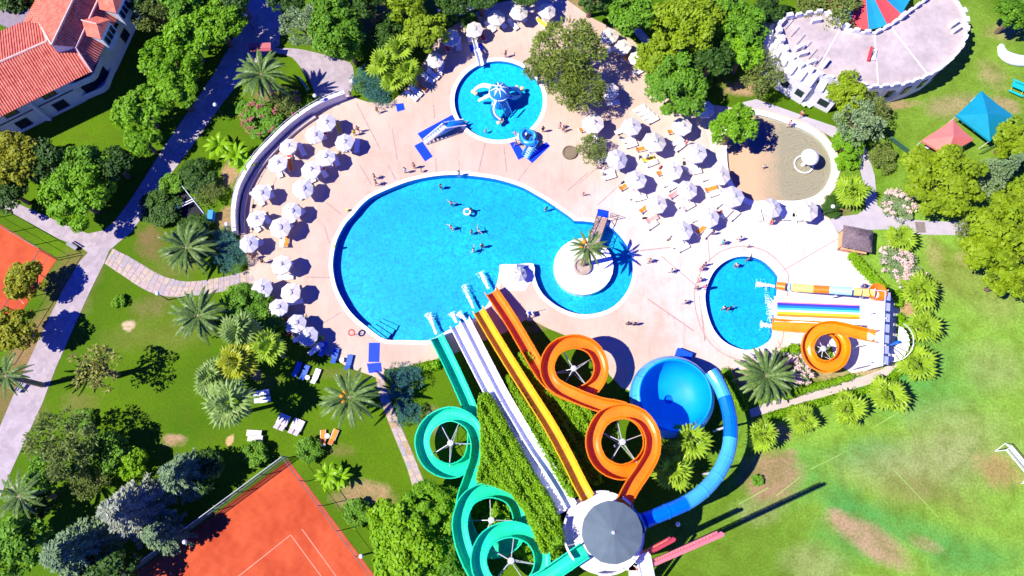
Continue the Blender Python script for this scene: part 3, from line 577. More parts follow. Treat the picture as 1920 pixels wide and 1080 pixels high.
def star(o, org, ctr, z, r, arms, foot=None, col_r=.16):
    c_ = G(ctr[0], ctr[1], z) - org; base = Vector((c_.x, c_.y, -org.z))
    MB().tube([base, c_ + Vector((0, 0, .5))], col_r, 10).build('support_column', GALV, o)
    MB().lathe([(.0, .55), (.36, .5), (.36, .2), (.2, .1)], 10, c_).build('support_hub', GALV, o)
    for k in range(arms):
        a = 2 * math.pi * (k + random.uniform(-.22, .22)) / arms + ctr[0] * .37; e = c_ + Vector((r * math.cos(a), r * math.sin(a), random.uniform(-.8, -.3))); MB().tube([c_ + Vector((0, 0, .35)), e], .055, 6).build('support_arm', GALV, o)
        MB().tube([c_ + Vector((0, 0, -2.2)), e], .035, 5).build('support_stay', GALV, o)
def pillars(o, org, pts, zmin=1.0, every=14):
    for i in range(every // 2, len(pts), every):
        q = pts[i]
        if q.z > zmin: MB().tube([Vector((q.x, q.y, 0)) - org, q - Vector((0, 0, .08)) - org], .09, 6).build('support_post', STEEL, o)
ZT = 9.0
o, g0 = slide('spiral_slide', 'turquoise open flume slide winding through three spiral loops', (845, 830))
flume(o, g0, [(1096,1030,ZT),(1052,1060,8.75),(1010,1087,8.4),(957,1108,8.1),(915,1092,7.9),(898,1050,7.65),(914,1009,7.4),(957,992,7.2),(1000,1009,7),(1016,1050,6.75),(1000,1092,6.5),(957,1112,6.25),(913,1098,6.0),(886,1060,5.8),(868,1015,5.6),(864,972,5.4),(881,934,5.2),(920,919,5),(960,934,4.8),(976,975,4.6),(962,1014,4.4),(925,1031,4.2),(890,1015,4.0),(871,975,3.8),(871,938,3.6),(883,900,3.35),(895,862,3.15),(896,826,3),(881,793,2.8),(845,778,2.6),(808,795,2.4),(793,830,2.25),(808,868,2.1),(845,884,1.9),(878,868,1.7),(890,835,1.5),(889,795,1.35),(880,763,1.2),(850,695,.85),(819,632,.45)], prof(1.5, 1.1), TURQ)
star(o, g0, (845,831), 3.0, 2.6, 5); star(o, g0, (958,1051), 7.3, 3.1, 5); star(o, g0, (921,975), 4.6, 2.7, 4)
o, g0 = slide('spiral_slide', 'orange open flume slide with two spiral loops', (1076, 692))
flume(o, g0, [(1166,945,ZT),(1181,915,8.7),(1203,882,8.4),(1219,850,8.1),(1219,815,7.9),(1200,785,7.7),(1166,773,7.5),(1128,787,7.3),(1110,828,7.1),(1124,868,6.9),(1162,886,6.7),(1200,870,6.5),(1217,835,6.3),(1205,795,6.1),(1170,771,5.9),(1120,760,5.6),(1070,741,5.3),(1036,721,5.1),(1025,690,4.9),(1040,657,4.7),(1076,644,4.5),(1110,657,4.3),(1125,692,4.1),(1112,726,3.9),(1076,742,3.6),(1040,728,3.3),(1014,700,3.0),(988,656,2.3),(955,600,1.3),(921,549,.5)], prof(1.5, 1.15), ORNG)
star(o, g0, (1166,829), 7.0, 2.8, 5); star(o, g0, (1075,692), 4.2, 2.4, 5)
o, g0 = slide('straight_slide', 'yellow straight flume slide running from tower to pool', (990, 740))
pts = flume(o, g0, [(1102,936,ZT),(1085,905,8.5),(1060,855,7.2),(1030,800,5.7),(1000,752,4.3),(965,697,2.8),(930,640,1.5),(897,584,.45)], prof(1.3, .95), YELL); pillars(o, g0, pts)
o, g0 = slide('double_slide', 'white twin lane slide running from tower to pool', (950, 760))
P2 = prof(1.15, .7)
for sgn in (-1, 1):
    pts = flume(o, g0, [(1062 + 9 * sgn,957 - 5 * sgn,ZT),(1045 + 9 * sgn,925 - 5 * sgn,8.4),(1022 + 9 * sgn,888 - 5 * sgn,7.3),(996 + 9 * sgn,850 - 5 * sgn,6.1),(966 + 9 * sgn,800 - 5 * sgn,4.7),(934 + 9 * sgn,745 - 5 * sgn,3.2),(899 + 9 * sgn,678 - 5 * sgn,1.7),(863 + 9 * sgn,607 - 5 * sgn,.45)], P2, WSL, name='lane_segment'); pillars(o, g0, pts)
# blue tube and bowl
o, g0 = slide('tube_slide', 'blue closed tube slide curving from the tower to the bowl', (1340, 890))
flume(o, g0, [(1206,976,ZT - .6),(1240,962,8.2),(1285,942,7.6),(1318,918,7.1),(1345,885,6.6),(1362,845,6.1),(1366,800,5.6),(1358,756,5.1),(1344,722,4.7),(1330,700,4.5)], ring_prof(.8), BLUE, 2.6, .4, [BLUE, BLUE, LBLUE, LBLUE, LBLUE, LBLUE], 'tube_segment')
MB().tube([G(1206,976,ZT - .2) - g0, G(1196,981,ZT) - g0], [.8, 1.25], 12, False).build('entry_funnel', BLUE, o)
for q in ((1285,942,7.6),(1345,885,6.6),(1362,800,5.6)):
    t = G(*q) - g0; MB().tube([(t.x, t.y, 0), (t.x, t.y, t.z)], .14, 8).build('support_column', STEEL, o)
bc = G(1263, 743, 3.8); bo = empty('bowl_slide', (bc.x, bc.y, 0), 0, 'big round blue bowl slide beside the tube', 'water slide')
MB().lathe([(.55, .95), (.8, 1.0), (1.8, 1.2), (2.8, 1.65), (3.55, 2.3), (3.95, 3.2), (4.1, 4.4), (4.12, 4.9), (4.28, 4.9), (4.2, 4.3)], 48).build('bowl', M('bowl_blue', (.0, .29, .74), .5, .12, .5, spec=.2), bo, smooth=True)
MB().lathe([(.55, .95), (.5, .6), (.0, .6)], 20).build('drain', BLUE, bo)
for k in range(12):
    a0, a1 = 2 * math.pi * k / 12, 2 * math.pi * (k + .985) / 12
    MB().lathe([(4.2, 4.75), (4.45, 4.6), (4.85, 3.7), (5.0, 2.6), (5.02, 2.5), (4.9, 2.48)], 4, a0=a0, a1=a1).build('rim_panel', LBLUE, bo)
    MB().lathe([(4.85, 2.55), (4.7, 0)], 4, a0=a0, a1=a1).build('skirt_panel', BLUE, bo)
lo = G(1283, 664, .9); tag(MB().box((0, 0, .45), (1.9, 1.0, .9), R(-22)).build('slide_mat_stack', M('mat_blue', (.0, .075, .55), .6, .08), None, (lo.x, lo.y, .06)), 'stack of blue foam mats behind the bowl slide', 'mats')

# tower
tb = G(1130, 998, ZT); tw = empty('slide_tower', (tb.x, tb.y, 0), 0, 'round white slide tower with grey umbrella roof', 'tower')
MB().lathe([(3.6, 0), (3.5, ZT - 1.4), (4.2, ZT - .3), (4.25, ZT - .1)], 36).build('drum', M('tower_render', (.62, .62, .65), .7, .07), tw)
MB().lathe([(0, ZT - .1), (4.25, ZT - .1)], 36).build('platform', M('platform_deck', (.66, .62, .60), .8, .12, 2), tw)
for k in range(18):
    if k in (0, 1, 3, 5, 6, 7, 11, 12): continue
    MB().lathe([(4.05, ZT - .1), (4.05, ZT + 1.0), (4.25, ZT + 1.0), (4.25, ZT - .12)], 3, a0=2 * math.pi * k / 18, a1=2 * math.pi * (k + .96) / 18).build('parapet_panel', WHITE, tw)
rc = G(1148, 998, 12.3) - Vector((tb.x, tb.y, 0)); RG = M('roof_canvas', (.10, .14, .165), .8, .1, .8, bmp=.1)
for k in range(12):
    a0, a1 = 2 * math.pi * k / 12 + .1, 2 * math.pi * (k + 1) / 12 + .1; am = (a0 + a1) / 2; rr = 3.1
    q = [rc + Vector((0, 0, .9)), rc + Vector((rr * math.cos(a0), rr * math.sin(a0), 0)), rc + Vector((rr * .985 * math.cos(am), rr * .985 * math.sin(am), -.05)), rc + Vector((rr * math.cos(a1), rr * math.sin(a1), 0)), rc + Vector((rr * .5 * math.cos(am), rr * .5 * math.sin(am), .43))]
    q += [q[1] - Vector((0, 0, .22)), q[2] - Vector((0, 0, .22)), q[3] - Vector((0, 0, .22))]
    MB().add(q, [(0, 1, 4), (1, 2, 4), (2, 3, 4), (3, 0, 4), (1, 5, 6, 2), (2, 6, 7, 3)]).build('roof_panel', RG, tw)
for k in range(6): a = 2 * math.pi * k / 6; e = rc + Vector((2.7 * math.cos(a), 2.7 * math.sin(a), 0)); MB().tube([(e.x, e.y, ZT - .1), e], .08, 6).build('roof_post', STEEL, tw)
MB().tube([(rc.x, rc.y, ZT - .1), rc + Vector((0, 0, .85))], .14, 8).build('centre_pole', STEEL, tw)
MB().lathe([(.0, 1.0), (.18, .95), (.2, .85)], 10, rc).build('finial', GALV, tw)
# tower stair and pink masts
st = empty('tower_stair', G(1190, 1062), 0, 'white steel stair beside the round slide tower', 'stair'); S0 = Vector(st.location)
for k in range(22):
    a = G(1215, 1095) + (G(1180, 1030, 0) - G(1215, 1095)) * (k / 22); a.z = .4 + 8.4 * k / 22; MB().box((0, 0, 0), (1.5, .42, .06), R(20)).build('step', STEEL, st, a - S0)
for sx_ in (-.75, .75): MB().beam(G(1215,1095) - S0 + Vector((sx_, 0, .9)), G(1180,1030,0) - S0 + Vector((sx_, 0, 9.4)), .06, .35).build('stringer', WHITE, st)
for k in range(5): q = G(1200 - 6 * k, 1080 - 10 * k) - S0; MB().tube([(q.x, q.y, 0), (q.x, q.y, 1.2 + 1.9 * k)], .09, 6).build('post', WHITE, st)
PINK = M('pink_steel', (.72, .19, .26), .45, .1); PINK2 = M('rose_red_steel', (.55, .05, .10), .45, .12)
def mast(label, base, tip, w, m):
    a = G(*base); q = G(*tip); o = empty('ride_mast', a, 0, label, 'mast'); d = q - a; s_ = Vector((d.y, -d.x, 0)).normalized(); u = s_.cross(d.normalized())
    n = 9
    for k in range(n): MB().beam(d * (k / n) , d * ((k + 1) / n - .004), w * (1 - .35 * k / n), w * .6).build('mast_section', m, o)
    for k in range(1, 30):
        e = d * (k / 31.0) - s_ * (w * .75); MB().beam(e - u * .18, e + u * .18, .05, .05).build('rung', M('rung_gold', (.8, .45, .2), .5, .1), o)
    MB().beam(d * .02 - s_ * w * .95, d * .985 - s_ * w * .8, .12, .12).build('ladder_rail', m, o)
    MB().box((0, 0, .2), (2.2, 2.2, .4)).build('footing', M('footing_concrete', (.55, .5, .47), .8, .1), o)
    return o, d
o, d = mast('tall pink steel mast with ladder leaning past the tower', (1196,1070,0), (1355,1001,26), .5, PINK)
mast('shorter rose red steel mast nearest the tower roof', (1190,1050,0), (1264,1011,15), .5, PINK2)

# ------------------------------------------------------------------ slide complex at the splash pool
ZP = 4.6
px0 = empty('slide_platform', G(1648, 615), 0, 'white steel platform with stairs behind the rainbow slide', 'platform'); S0 = Vector(px0.location)
MB().prism([v - S0 for v in GP([(1632,543),(1660,546),(1655,686),(1624,684)], ZP)], ZP - .2, ZP).build('deck_plate', M('plate_white', (.74, .73, .76), .6, .06), px0).location.z = 0
for (x, y) in ((1634,546),(1658,548),(1630,590),(1655,600),(1628,640),(1653,650),(1626,682),(1652,684)): q = G(x, y, ZP) - S0; MB().tube([(q.x, q.y, 0), (q.x, q.y, ZP + 1.0)], .07, 6).build('post', STEEL, px0)
for a, q in (((1660,546),(1655,686)),((1632,543),(1660,546)),((1624,684),(1655,686))):
    for z in (.5, 1.0): MB().tube([G(*a, ZP + z) - S0, G(*q, ZP + z) - S0], .04, 5).build('handrail', STEEL, px0)
for k in range(7):
    y0 = 546 + 20 * k; MB().beam(G(1664 - .7 * k, y0 + 2, ZP + .5) - S0, G(1664 - .7 * (k + 1), y0 + 17, ZP + .5) - S0, .75, .05).build('grate_panel', M('grate_lilac', (.30, .34, .62), .5, .1), px0)
for k in range(16):                               # curved stair winding down
    a = R(60) - R(17) * k; c_ = G(1650, 655, 0) - S0; z = ZP - .27 * (k + 1)
    MB().lathe([(.5, z), (2.0, z), (2.0, z + .08), (.5, z + .08)], 1, (c_.x, c_.y, 0), a, a + R(15.5)).build('stair_tread', PLASTIC, px0)
c_ = G(1650, 655, 0) - S0; MB().tube([(c_.x + 2.05 * math.cos(R(75) - R(13.5) * k), c_.y + 2.05 * math.sin(R(75) - R(13.5) * k), ZP + .8 - .22 * k) for k in range(20)], .05, 6).build('stair_rail', STEEL, px0)
MB().tube([(c_.x, c_.y, 0), (c_.x, c_.y, ZP)], .18, 8).build('stair_column', BLUE, px0)
o, g0 = slide('tube_slide', 'striped orange, yellow and pale blue tube slide into the splash pool', (1550, 545))
SKYB = M('pale_blue_fibreglass', (.35, .70, .80), .25, .06); CREAMY = M('pale_yellow_fibreglass', (.85, .60, .16), .25, .06)
tp = [(1636,552,ZP),(1600,549,4.0),(1560,546,3.1),(1510,543,1.9),(1475,540,1.0),(1453,537,.4)]
cuts = [0, .14, .23, .45, .60, .85, .90, 1.0]; cp = catmull([G(*q) for q in tp], .12); L = len(cp) - 1
for k in range(len(cuts) - 1):
    i0, i1 = int(L * cuts[k]), int(L * cuts[k + 1]); seg = [cp[i] - g0 + Vector((0, 0, .5)) for i in range(i0, i1 + 1, 3)]
    if len(seg) < 2: seg = [cp[i0] - g0 + Vector((0, 0, .5)), cp[i1] - g0 + Vector((0, 0, .5))]
    MB().tube(seg, .50 - .012 * (k % 2), 14, k in (0, 6)).build('tube_segment', [CREAMY, CREAMY, SKYB, ORNG, CREAMY, SKYB, ORNG][k], o, smooth=False)
MB().lathe([(.5, -.1), (.62, .4), (1.0, .9), (1.1, .9), (1.0, .3), (.8, -.2)], 14, G(1640,551,ZP) - g0).build('entry_funnel', ORNG, o)
pillars(o, g0, cp, .8, 60)
o, g0 = slide('rainbow_slide', 'wide white slide with rainbow lanes into the splash pool', (1550, 580))
sec = [(1632,ZP),(1612,4.5),(1590,4.0),(1560,3.2),(1530,2.4),(1500,1.5),(1475,.8),(1453,.35)]
def lane(y0, y1, m, nm, lift, x_hi=1612, x_lo=1457):
    zf = lambda x: float(np.interp(x, [s_[0] for s_ in sec][::-1], [s_[1] for s_ in sec][::-1])); b = MB(); A_, B_ = [], []
    for k in range(17):
        x = x_hi + (x_lo - x_hi) * k / 16; z = zf(x) + lift; t = (x - 1453) / 180; A_.append(G(x, y0 + 7 * t, z) - g0); B_.append(G(x, y1 + 7 * t, z) - g0)
    dn = Vector((0, 0, -.1)); b.strip(A_, B_, False); b.strip([v + dn for v in B_], [v + dn for v in A_], False); b.strip([v + dn for v in A_], A_, False); b.strip(B_, [v + dn for v in B_], False); return b.build(nm, m, o)
lane(556, 601, WSL, 'slide_bed', 0, 1634, 1452)
for y0, y1, m_ in ((565, 567.3, M('lane_pink', (.75, .22, .20), .3, .05)), (567.5, 571.8, M('lane_indigo', (.03, .03, .55), .3, .05)), (572, 576.3, M('lane_blue', (.0, .17, .75), .3, .05)), (576.5, 580.5, M('lane_cyan', (.08, .55, .78), .3, .05)), (583.5, 588.3, M('lane_yellow', (.85, .55, .02), .3, .05)), (588.5, 593, ORNG)): lane(y0, y1, m_, 'lane_stripe', .05)
for y in (555, 601.5): lane(y, y + 1.3, WSL, 'side_rail', .35, 1632, 1452)
for x, z in ((1600,4.2),(1560,3.1),(1520,2.0)):
    for y in (562, 600): q = G(x, y, z) - g0; MB().tube([(q.x, q.y, 0), (q.x, q.y, z - .1)], .08, 6).build('support_post', STEEL, o)
o, g0 = slide('spiral_slide', 'amber open flume slide with one loop beside the splash pool', (1543, 656))
flume(o, g0, [(1640,634,ZP),(1618,630,4.4),(1585,622,4.15),(1552,616,3.95),(1522,626,3.75),(1509,652,3.5),(1520,680,3.3),(1545,690,3.1),(1569,678,2.85),(1577,652,2.6),(1565,628,2.3),(1540,618,1.95),(1500,615,1.3),(1470,613,.8),(1447,611,.4)], prof(1.3, .95), AMBER)
star(o, g0, (1541,655), 3.3, 1.75, 6, col_r=.12)
# ------------------------------------------------------------------ trees and plants
def quad_leaves(P, T, B, mats, name, mi=None):
    n = len(P); v = np.stack([P - T, P + B, P + T, P - B], 1).reshape(-1, 3)
    me = bpy.data.meshes.new(name); me.vertices.add(n * 4); me.vertices.foreach_set('co', v.astype(np.float32).ravel())
    me.loops.add(n * 4); me.loops.foreach_set('vertex_index', np.arange(n * 4, dtype=np.int32)); me.polygons.add(n); me.polygons.foreach_set('loop_start', np.arange(0, n * 4, 4, dtype=np.int32))
    for m_ in mats: me.materials.append(m_)
    if mi is not None: me.polygons.foreach_set('material_index', mi.astype(np.int32))
    me.update(calc_edges=True); me.validate(); return me
def unit(a): return a / np.maximum(1e-6, np.linalg.norm(a, axis=1, keepdims=True))
def dirs(n, zmin=-1.0):
    z = rng.uniform(zmin, 1, n); a = rng.uniform(0, 2 * np.pi, n); r = np.sqrt(np.maximum(0, 1 - z * z)); return np.stack([r * np.cos(a), r * np.sin(a), z], 1)
def crown(name, mat, ncl=46, per=80, leaf=.075, cr=.30, flat=.8, zmin=-.35, aspect=.6, tuft=0.0, lobes=5, gap=.0):
    """unit radius crown: leaves gathered in clumps spread over an uneven lobed volume"""
    C = dirs(ncl, zmin); la = rng.uniform(0, 2 * np.pi, lobes); ang = np.arctan2(C[:, 1], C[:, 0])
    rad = .74 + .16 * np.max(np.cos((ang[:, None] - la[None])) ** 5, 1) - .18 * rng.random(ncl)
    inner = rng.random(ncl) < .3; rad = np.where(inner, rad * rng.uniform(.2, .7, ncl), rad)
    C = C * rad[:, None]; C[:, 2] *= flat; crr = cr * rng.uniform(.65, 1.2, ncl)
    idx = np.repeat(np.arange(ncl), per); n = len(idx)
    D = unit(dirs(n, -.55) + unit(C[idx]) * .35); P = C[idx] + D * (crr[idx] * rng.uniform(.55, 1.05, n))[:, None] * np.array([1, 1, .8])
    N = unit(D * .8 + np.array([-.3, -.08, .5]) + rng.normal(0, .42, (n, 3)))
    X = unit(np.cross(N, rng.normal(0, 1, (n, 3)))); 
    if tuft: X = unit(D + rng.normal(0, .4, (n, 3)))
    Y = unit(np.cross(N, X)); s = leaf * rng.uniform(.65, 1.35, n)
    return quad_leaves(P, X * s[:, None], Y * (s * aspect)[:, None], [mat], name)
def conifer(name, mat, layers=9, per=9, leaf=.07):
    P, T, B = [], [], []
    for i in range(layers):
        z = .95 - 1.55 * (i / layers); rr = .16 + .84 * ((i + .6) / layers) ** .85
        for k in range(per + i // 2):
            a = 2 * math.pi * (k + random.random() * .8) / (per + i // 2); L = rr * random.uniform(.72, 1.08); ca, sa = math.cos(a), math.sin(a)
            for t in np.linspace(.12, 1, int(4 + 11 * L)):
                c_ = np.array([ca * L * t, sa * L * t, z - .30 * L * t * t + .06 * t])
                for sg in (-1, 1, 0):
                    w = .16 * L * (1.15 - t) + .05; d = np.array([ca * .8 - sa * sg * .8, sa * .8 + ca * sg * .8, random.uniform(-.2, .25)]); d /= np.linalg.norm(d)
                    for h in range(2):
                        q = c_ + d * w * random.uniform(.2, 1) + np.array([0, 0, random.uniform(-.03, .04)]); y = np.cross(d, [random.gauss(0, .4), random.gauss(0, .4), 1]); y /= np.linalg.norm(y)
                        s = leaf * random.uniform(.7, 1.4); P.append(q); T.append(d * s); B.append(y * s * .38)
    return quad_leaves(np.array(P), np.array(T), np.array(B), [mat], name)
LM_ = {
 'lime': LEAF('leaf_lime', (.085, .25, .006), (.28, .55, .012), .36), 'yellowgreen': LEAF('leaf_yellowgreen', (.14, .25, .006), (.36, .50, .015), .35), 'mid': LEAF('leaf_mid', (.06, .20, .012), (.21, .43, .02)),
 'deep': LEAF('leaf_deep', (.02, .08, .012), (.09, .19, .02)), 'olive': LEAF('leaf_olive', (.11, .18, .03), (.30, .38, .08)), 'autumn': LEAF('leaf_autumn', (.14, .19, .006), (.42, .42, .015)),
 'pine': LEAF('leaf_pine', (.10, .18, .02), (.30, .37, .06)), 'spruce': LEAF('leaf_spruce', (.07, .16, .06), (.30, .42, .20), .15), 'lavender': LEAF('leaf_lavender', (.14, .19, .11), (.44, .47, .34), .15), 'teal': LEAF('leaf_teal', (.02, .11, .09), (.09, .26, .20), .15),
 'date': LEAF('leaf_date', (.045, .105, .02), (.20, .31, .07), .15, .4), 'fan': LEAF('leaf_fan', (.16, .31, .015), (.44, .62, .04), .3, .4), 'banana': LEAF('leaf_banana', (.14, .36, .004), (.34, .60, .01), .35, .4), 'silver': LEAF('leaf_silver', (.15, .25, .10), (.36, .48, .22)),
 'pink': LEAF('petal_pink', (.55, .10, .16), (.75, .22, .28)), 'blush': LEAF('petal_blush', (.74, .54, .48), (.84, .70, .64)), 'hedge': LEAF('leaf_hedge', (.11, .29, .004), (.34, .60, .010), .38), 'ochre': LEAF('leaf_ochre', (.20, .22, .03), (.45, .45, .11))}
CR = {}
def get_crown(kind, big, var):
    key = (kind, big, var)
    if key in CR: return CR[key]
    nm = 'crown_%s' % kind; m_ = LM_.get(kind)
    if kind in ('spruce', 'lavender'): me = conifer(nm, m_)
    elif kind == 'pine': me = crown(nm, m_, 60, 90, .06, .25, .75, -.3, .28, 1.0, 6)
    elif kind == 'ochre': me = crown(nm, m_, 30, 42, .06, .27, .75, -.3, .45, .6, 6)
    elif kind in ('olive', 'silver'): me = crown(nm, m_, 42, 70, .055, .27, .75, -.3, .45, .6, 6)
    elif kind == 'teal': me = crown(nm, m_, 40, 90, .07, .28, .7, -.1, .16, 1.0, 4)
    elif big: me = crown(nm, m_, 70, 95, .052, .23, .78, -.3, .65, 0, 6)
    else: me = crown(nm, m_, 40, 80, .075, .29, .8, -.35, .65, 0, 5)
    CR[key] = me; return me
def tree(kind, px, py, r, h, label, name='tree', cat='tree', var=None, group=None, sparse=False):
    zc = h * .62 if h > 3 else h * .5; q = G(px, py, zc); rm = r * mpp(py, zc)
    o = empty(name, (q.x, q.y, 0), 0, label, cat, group)
    me = get_crown(kind, rm > 3.4, random.randrange(2) if var is None else var)
    zs = min(rm * .9, (h - zc) / .78 * 1.0) if kind not in ('spruce', 'lavender') else h * .52
    link('crown', me, o, (0, 0, zc if kind not in ('spruce', 'lavender') else h * .5), (0, 0, random.uniform(0, 6.28)), (rm * 1.06, rm * 1.06 * random.uniform(.92, 1.05), zs))
    b = MB(); tr = max(.07, .05 * rm + .02 * h); top = zc if kind not in ('spruce', 'lavender') else h * .93
    b.tube([(0, 0, -.05), (random.uniform(-.1, .1) * rm * .3, random.uniform(-.1, .1) * rm * .3, top * .55), (0, 0, top)], [tr * 1.35, tr, tr * .35], 7)
    if kind not in ('spruce', 'lavender'):
        for k in range(5):
            a = 2 * math.pi * (k + random.random() * .5) / 5; s_ = top * random.uniform(.35, .6); e = Vector((math.cos(a) * rm * .62, math.sin(a) * rm * .62, zc + rm * random.uniform(-.05, .3)))
            b.tube([(0, 0, s_), e * .5 + Vector((0, 0, s_ * .55)), e], [tr * .6, tr * .4, tr * .12], 5)
    b.build('trunk', WOODT, o); return o
def bush(kind, px, py, r, h, label, name='bush', flower=None, sx=1.0, rz=0.0, cat='bush', nfl=26):
    q = G(px, py, h * .5); rm = r * mpp(py, h * .5); o = empty(name, (q.x, q.y, 0), rz, label, cat)
    me = get_crown(kind, rm > 3.0, random.randrange(2)); link('foliage', me, o, (0, 0, h * .48), (0, 0, random.uniform(0, 6.28) if sx == 1.0 else 0), (rm * sx, rm, h * .62))
    b = MB()
    for k in range(4): a = 1.57 * k + .4; b.tube([(0, 0, -.05), (math.cos(a) * rm * .4, math.sin(a) * rm * .4, h * .6)], [.07, .03], 5)
    b.build('stem', WOODT, o)
    if flower:
        for k in range(nfl):
            d = dirs(1, .1)[0]; key = ('fl', flower, k % 3)
            if key not in CR: CR[key] = crown('blossom_' + flower, LM_[flower], 5, 12, .22, .5, .7, -.3, .8)
            link('blossom', CR[key], o, (d[0] * rm * sx * .92, d[1] * rm * .92, h * .5 + d[2] * h * .52), (0, 0, k), (.30, .30, .22) if flower == 'pink' else (.45, .45, .3))
    return o
T = tree
# along the path by the house
T('olive',293,20,42,8,'grey green olive tree behind the house corner'); T('mid',345,8,40,9,'mid green tree at the top above the bright row'); T('lime',408,45,50,8,'bright green tree highest in the row by the path')
T('lime',350,72,46,8.5,'bright green tree second in the row by the path'); T('lime',318,120,52,8.5,'bright green tree third in the row by the path'); T('lime',330,172,40,8,'bright green tree nearest the path shade, fourth in row')
T('lime',262,205,48,8,'bright green tree fifth in the row, facing the house lawn'); T('lime',268,262,34,6,'small bright green tree at lower end of the row')
T('deep',270,-10,40,9,'dark tree above the olive tree'); T('deep',440,-15,40,9,'dark tree beside the path at the top'); T('deep',400,-15,40,8,'deep green tree behind the highest bright tree')
T('autumn',22,305,56,8,'yellowish green tree below the house at the edge'); T('deep',78,300,42,7,'dark green tree between yellowish tree and dark palm tree'); T('deep',20,360,36,6,'dark tree above the footpath at the edge'); T('mid',160,312,44,6.5,'dark feathery green tree behind the big round bright tree'); T('deep',215,310,34,6,'dark shaded tree beside the footpath lawn')
T('lime',146,370,64,7.5,'big round bright green tree at the path junction')
T('silver',572,45,46,8.5,'pale grey green tree right of the top footpath'); T('mid',632,60,56,9,'tall green tree over the forecourt'); T('mid',620,8,44,9,'green tree at the top above the forecourt tree'); T('lime',655,85,30,7,'light green tree at forecourt edge'); T('deep',540,0,32,8,'dark tree where the footpath leaves the top'); T('deep',690,0,36,9,'dark tree over the shaded garden seats')
T('yellowgreen',765,8,42,9,'yellow green tree at the top centre'); T('yellowgreen',800,62,40,8,'yellow green tree beside the shaded parasols'); T('yellowgreen',735,-25,36,9,'yellow green tree peeking in at the top'); T('deep',735,60,36,6,'dark tree behind the fan palm thicket'); T('deep',850,-5,34,7,'dark tree over the narrow shaded walkway'); T('deep',900,-15,36,8,'dark green tree above the shaded parasols')
T('pine',1070,95,68,9,'large olive green pine overhanging the octopus pool'); T('pine',1080,165,52,7.5,'lower part pine leaning over the octopus pool rim'); T('pine',1012,128,30,6,'thin pine branch tree reaching over the octopus pool water')
T('deep',985,-18,30,7,'dark tree above the three top parasols'); T('deep',1110,-12,36,8,'dark tree above the big pine')
T('mid',1185,22,44,8.5,'green tree left of the big yellow green tree'); T('yellowgreen',1290,45,66,10,'big yellow green tree at the top right of centre'); T('yellowgreen',1235,108,42,8,'yellow green tree above the dark round tree'); T('mid',1268,165,60,8,'dark round green tree behind the right parasols'); T('mid',1396,50,46,9,'green tree left of the castle building'); T('lime',1392,100,38,7.5,'light green tree between castle and paddling pool'); T('mid',1345,10,40,9,'green tree between the two big top trees'); T('deep',1335,110,40,8,'dark shaded tree behind the light green tree'); T('deep',1440,10,34,8,'dark tree left of the striped canopy garden')
T('olive',1432,142,40,6,'olive toned tree beside the castle terrace'); T('lime',1376,236,42,8,'round bright tree on the rim of the paddling pool'); T('olive',1565,15,52,6.5,'dense olive green tree between castle roof and striped canopy'); T('olive',1515,5,34,6,'olive tree above the castle left wing'); T('yellowgreen',1585,172,38,6.5,'yellow green tree in front of the castle wall')
T('silver',1612,228,48,6,'feathery grey green tree beside the lane'); T('olive',1632,205,34,5.5,'olive shrub tree under the castle corner'); T('lime',1590,270,30,3.5,'low bright tree beside the paddling pool rim')
T('yellowgreen',1765,335,72,8,'large yellow green tree in front of the red tent'); T('yellowgreen',1880,450,78,9,'huge yellow green tree at the edge of the lawn'); T('yellowgreen',1905,385,50,8,'yellow green tree above the huge one'); T('yellowgreen',1890,525,40,7,'yellow green tree below the huge one'); T('olive',1820,425,30,4,'small olive shrub tree at lane end'); T('mid',1905,25,34,7,'green tree in the far top corner'); T('yellowgreen',1900,262,40,6,'yellow green tree beside the teal tent'); T('spruce',1895,308,24,6,'small bluish conifer beside the teal tent'); T('silver',1850,330,34,4.5,'pale grey green shrub tree right of the yellow green tree')
# lower left
T('autumn',50,528,38,6,'golden tree beside the side clay court'); T('autumn',28,615,44,7,'larger golden brown tree below the golden tree'); T('ochre',178,690,50,8.5,'sparse olive tree with a long shadow on the lawn',sparse=True); T('olive',118,835,66,8.5,'wide grey olive tree on the lower left lawn'); T('mid',90,880,40,6,'green tree under the wide olive tree'); T('mid',205,845,38,4.5,'green tree between wide olive tree and lavender spruce'); T('hedge',250,865,30,3.5,'bright low tree beside the blue green spruce'); T('deep',60,945,34,5,'dark tree beside the slim date palm'); T('olive',165,905,34,5,'olive tree above the large bluish spruce')
T('spruce',335,890,52,8.5,'blue green spruce nearest the clay court corner'); T('lavender',238,955,66,10.5,'lavender grey spruce in the lower left conifer group'); T('spruce',135,1035,68,10.5,'large bluish spruce lowest in the conifer group'); T('spruce',300,1000,44,7,'dark bluish spruce beside the court windscreen'); T('mid',30,1020,56,8,'green tree in the lower left corner'); T('deep',200,1075,50,7,'dark tree below the lavender spruce'); T('deep',385,880,36,5,'dark tree in the spruce shade beside the court')
T('lime',806,962,58,5.5,'big bright green tree beside the turquoise loops'); T('hedge',745,985,50,6,'yellowish green tree below the flagstone garden path'); T('hedge',770,1050,70,7.5,'large green tree at the bottom beside the clay court'); T('mid',850,1060,50,6.5,'green tree under the lowest turquoise loop'); T('hedge',925,975,46,3.6,'leafy green tree inside the middle turquoise loop'); T('hedge',1010,1020,40,4.5,'green tree left of the slide tower')
T('olive',1108,282,30,3.8,'small sparse tree with yellow leaves beside right parasols')
b = MB().lathe([(1.0, 0), (1.0, .3), (.85, .3), (.8, .18), (0, .18)], 18).build('planter', M('planter_moss', (.20, .16, .10), .9, .2), None, G(1068, 287, .06)); tag(b, 'round mossy planter beside the small sparse tree', 'planter')
T('deep',30,-12,46,8,'dark tree behind the house terrace in the top corner')
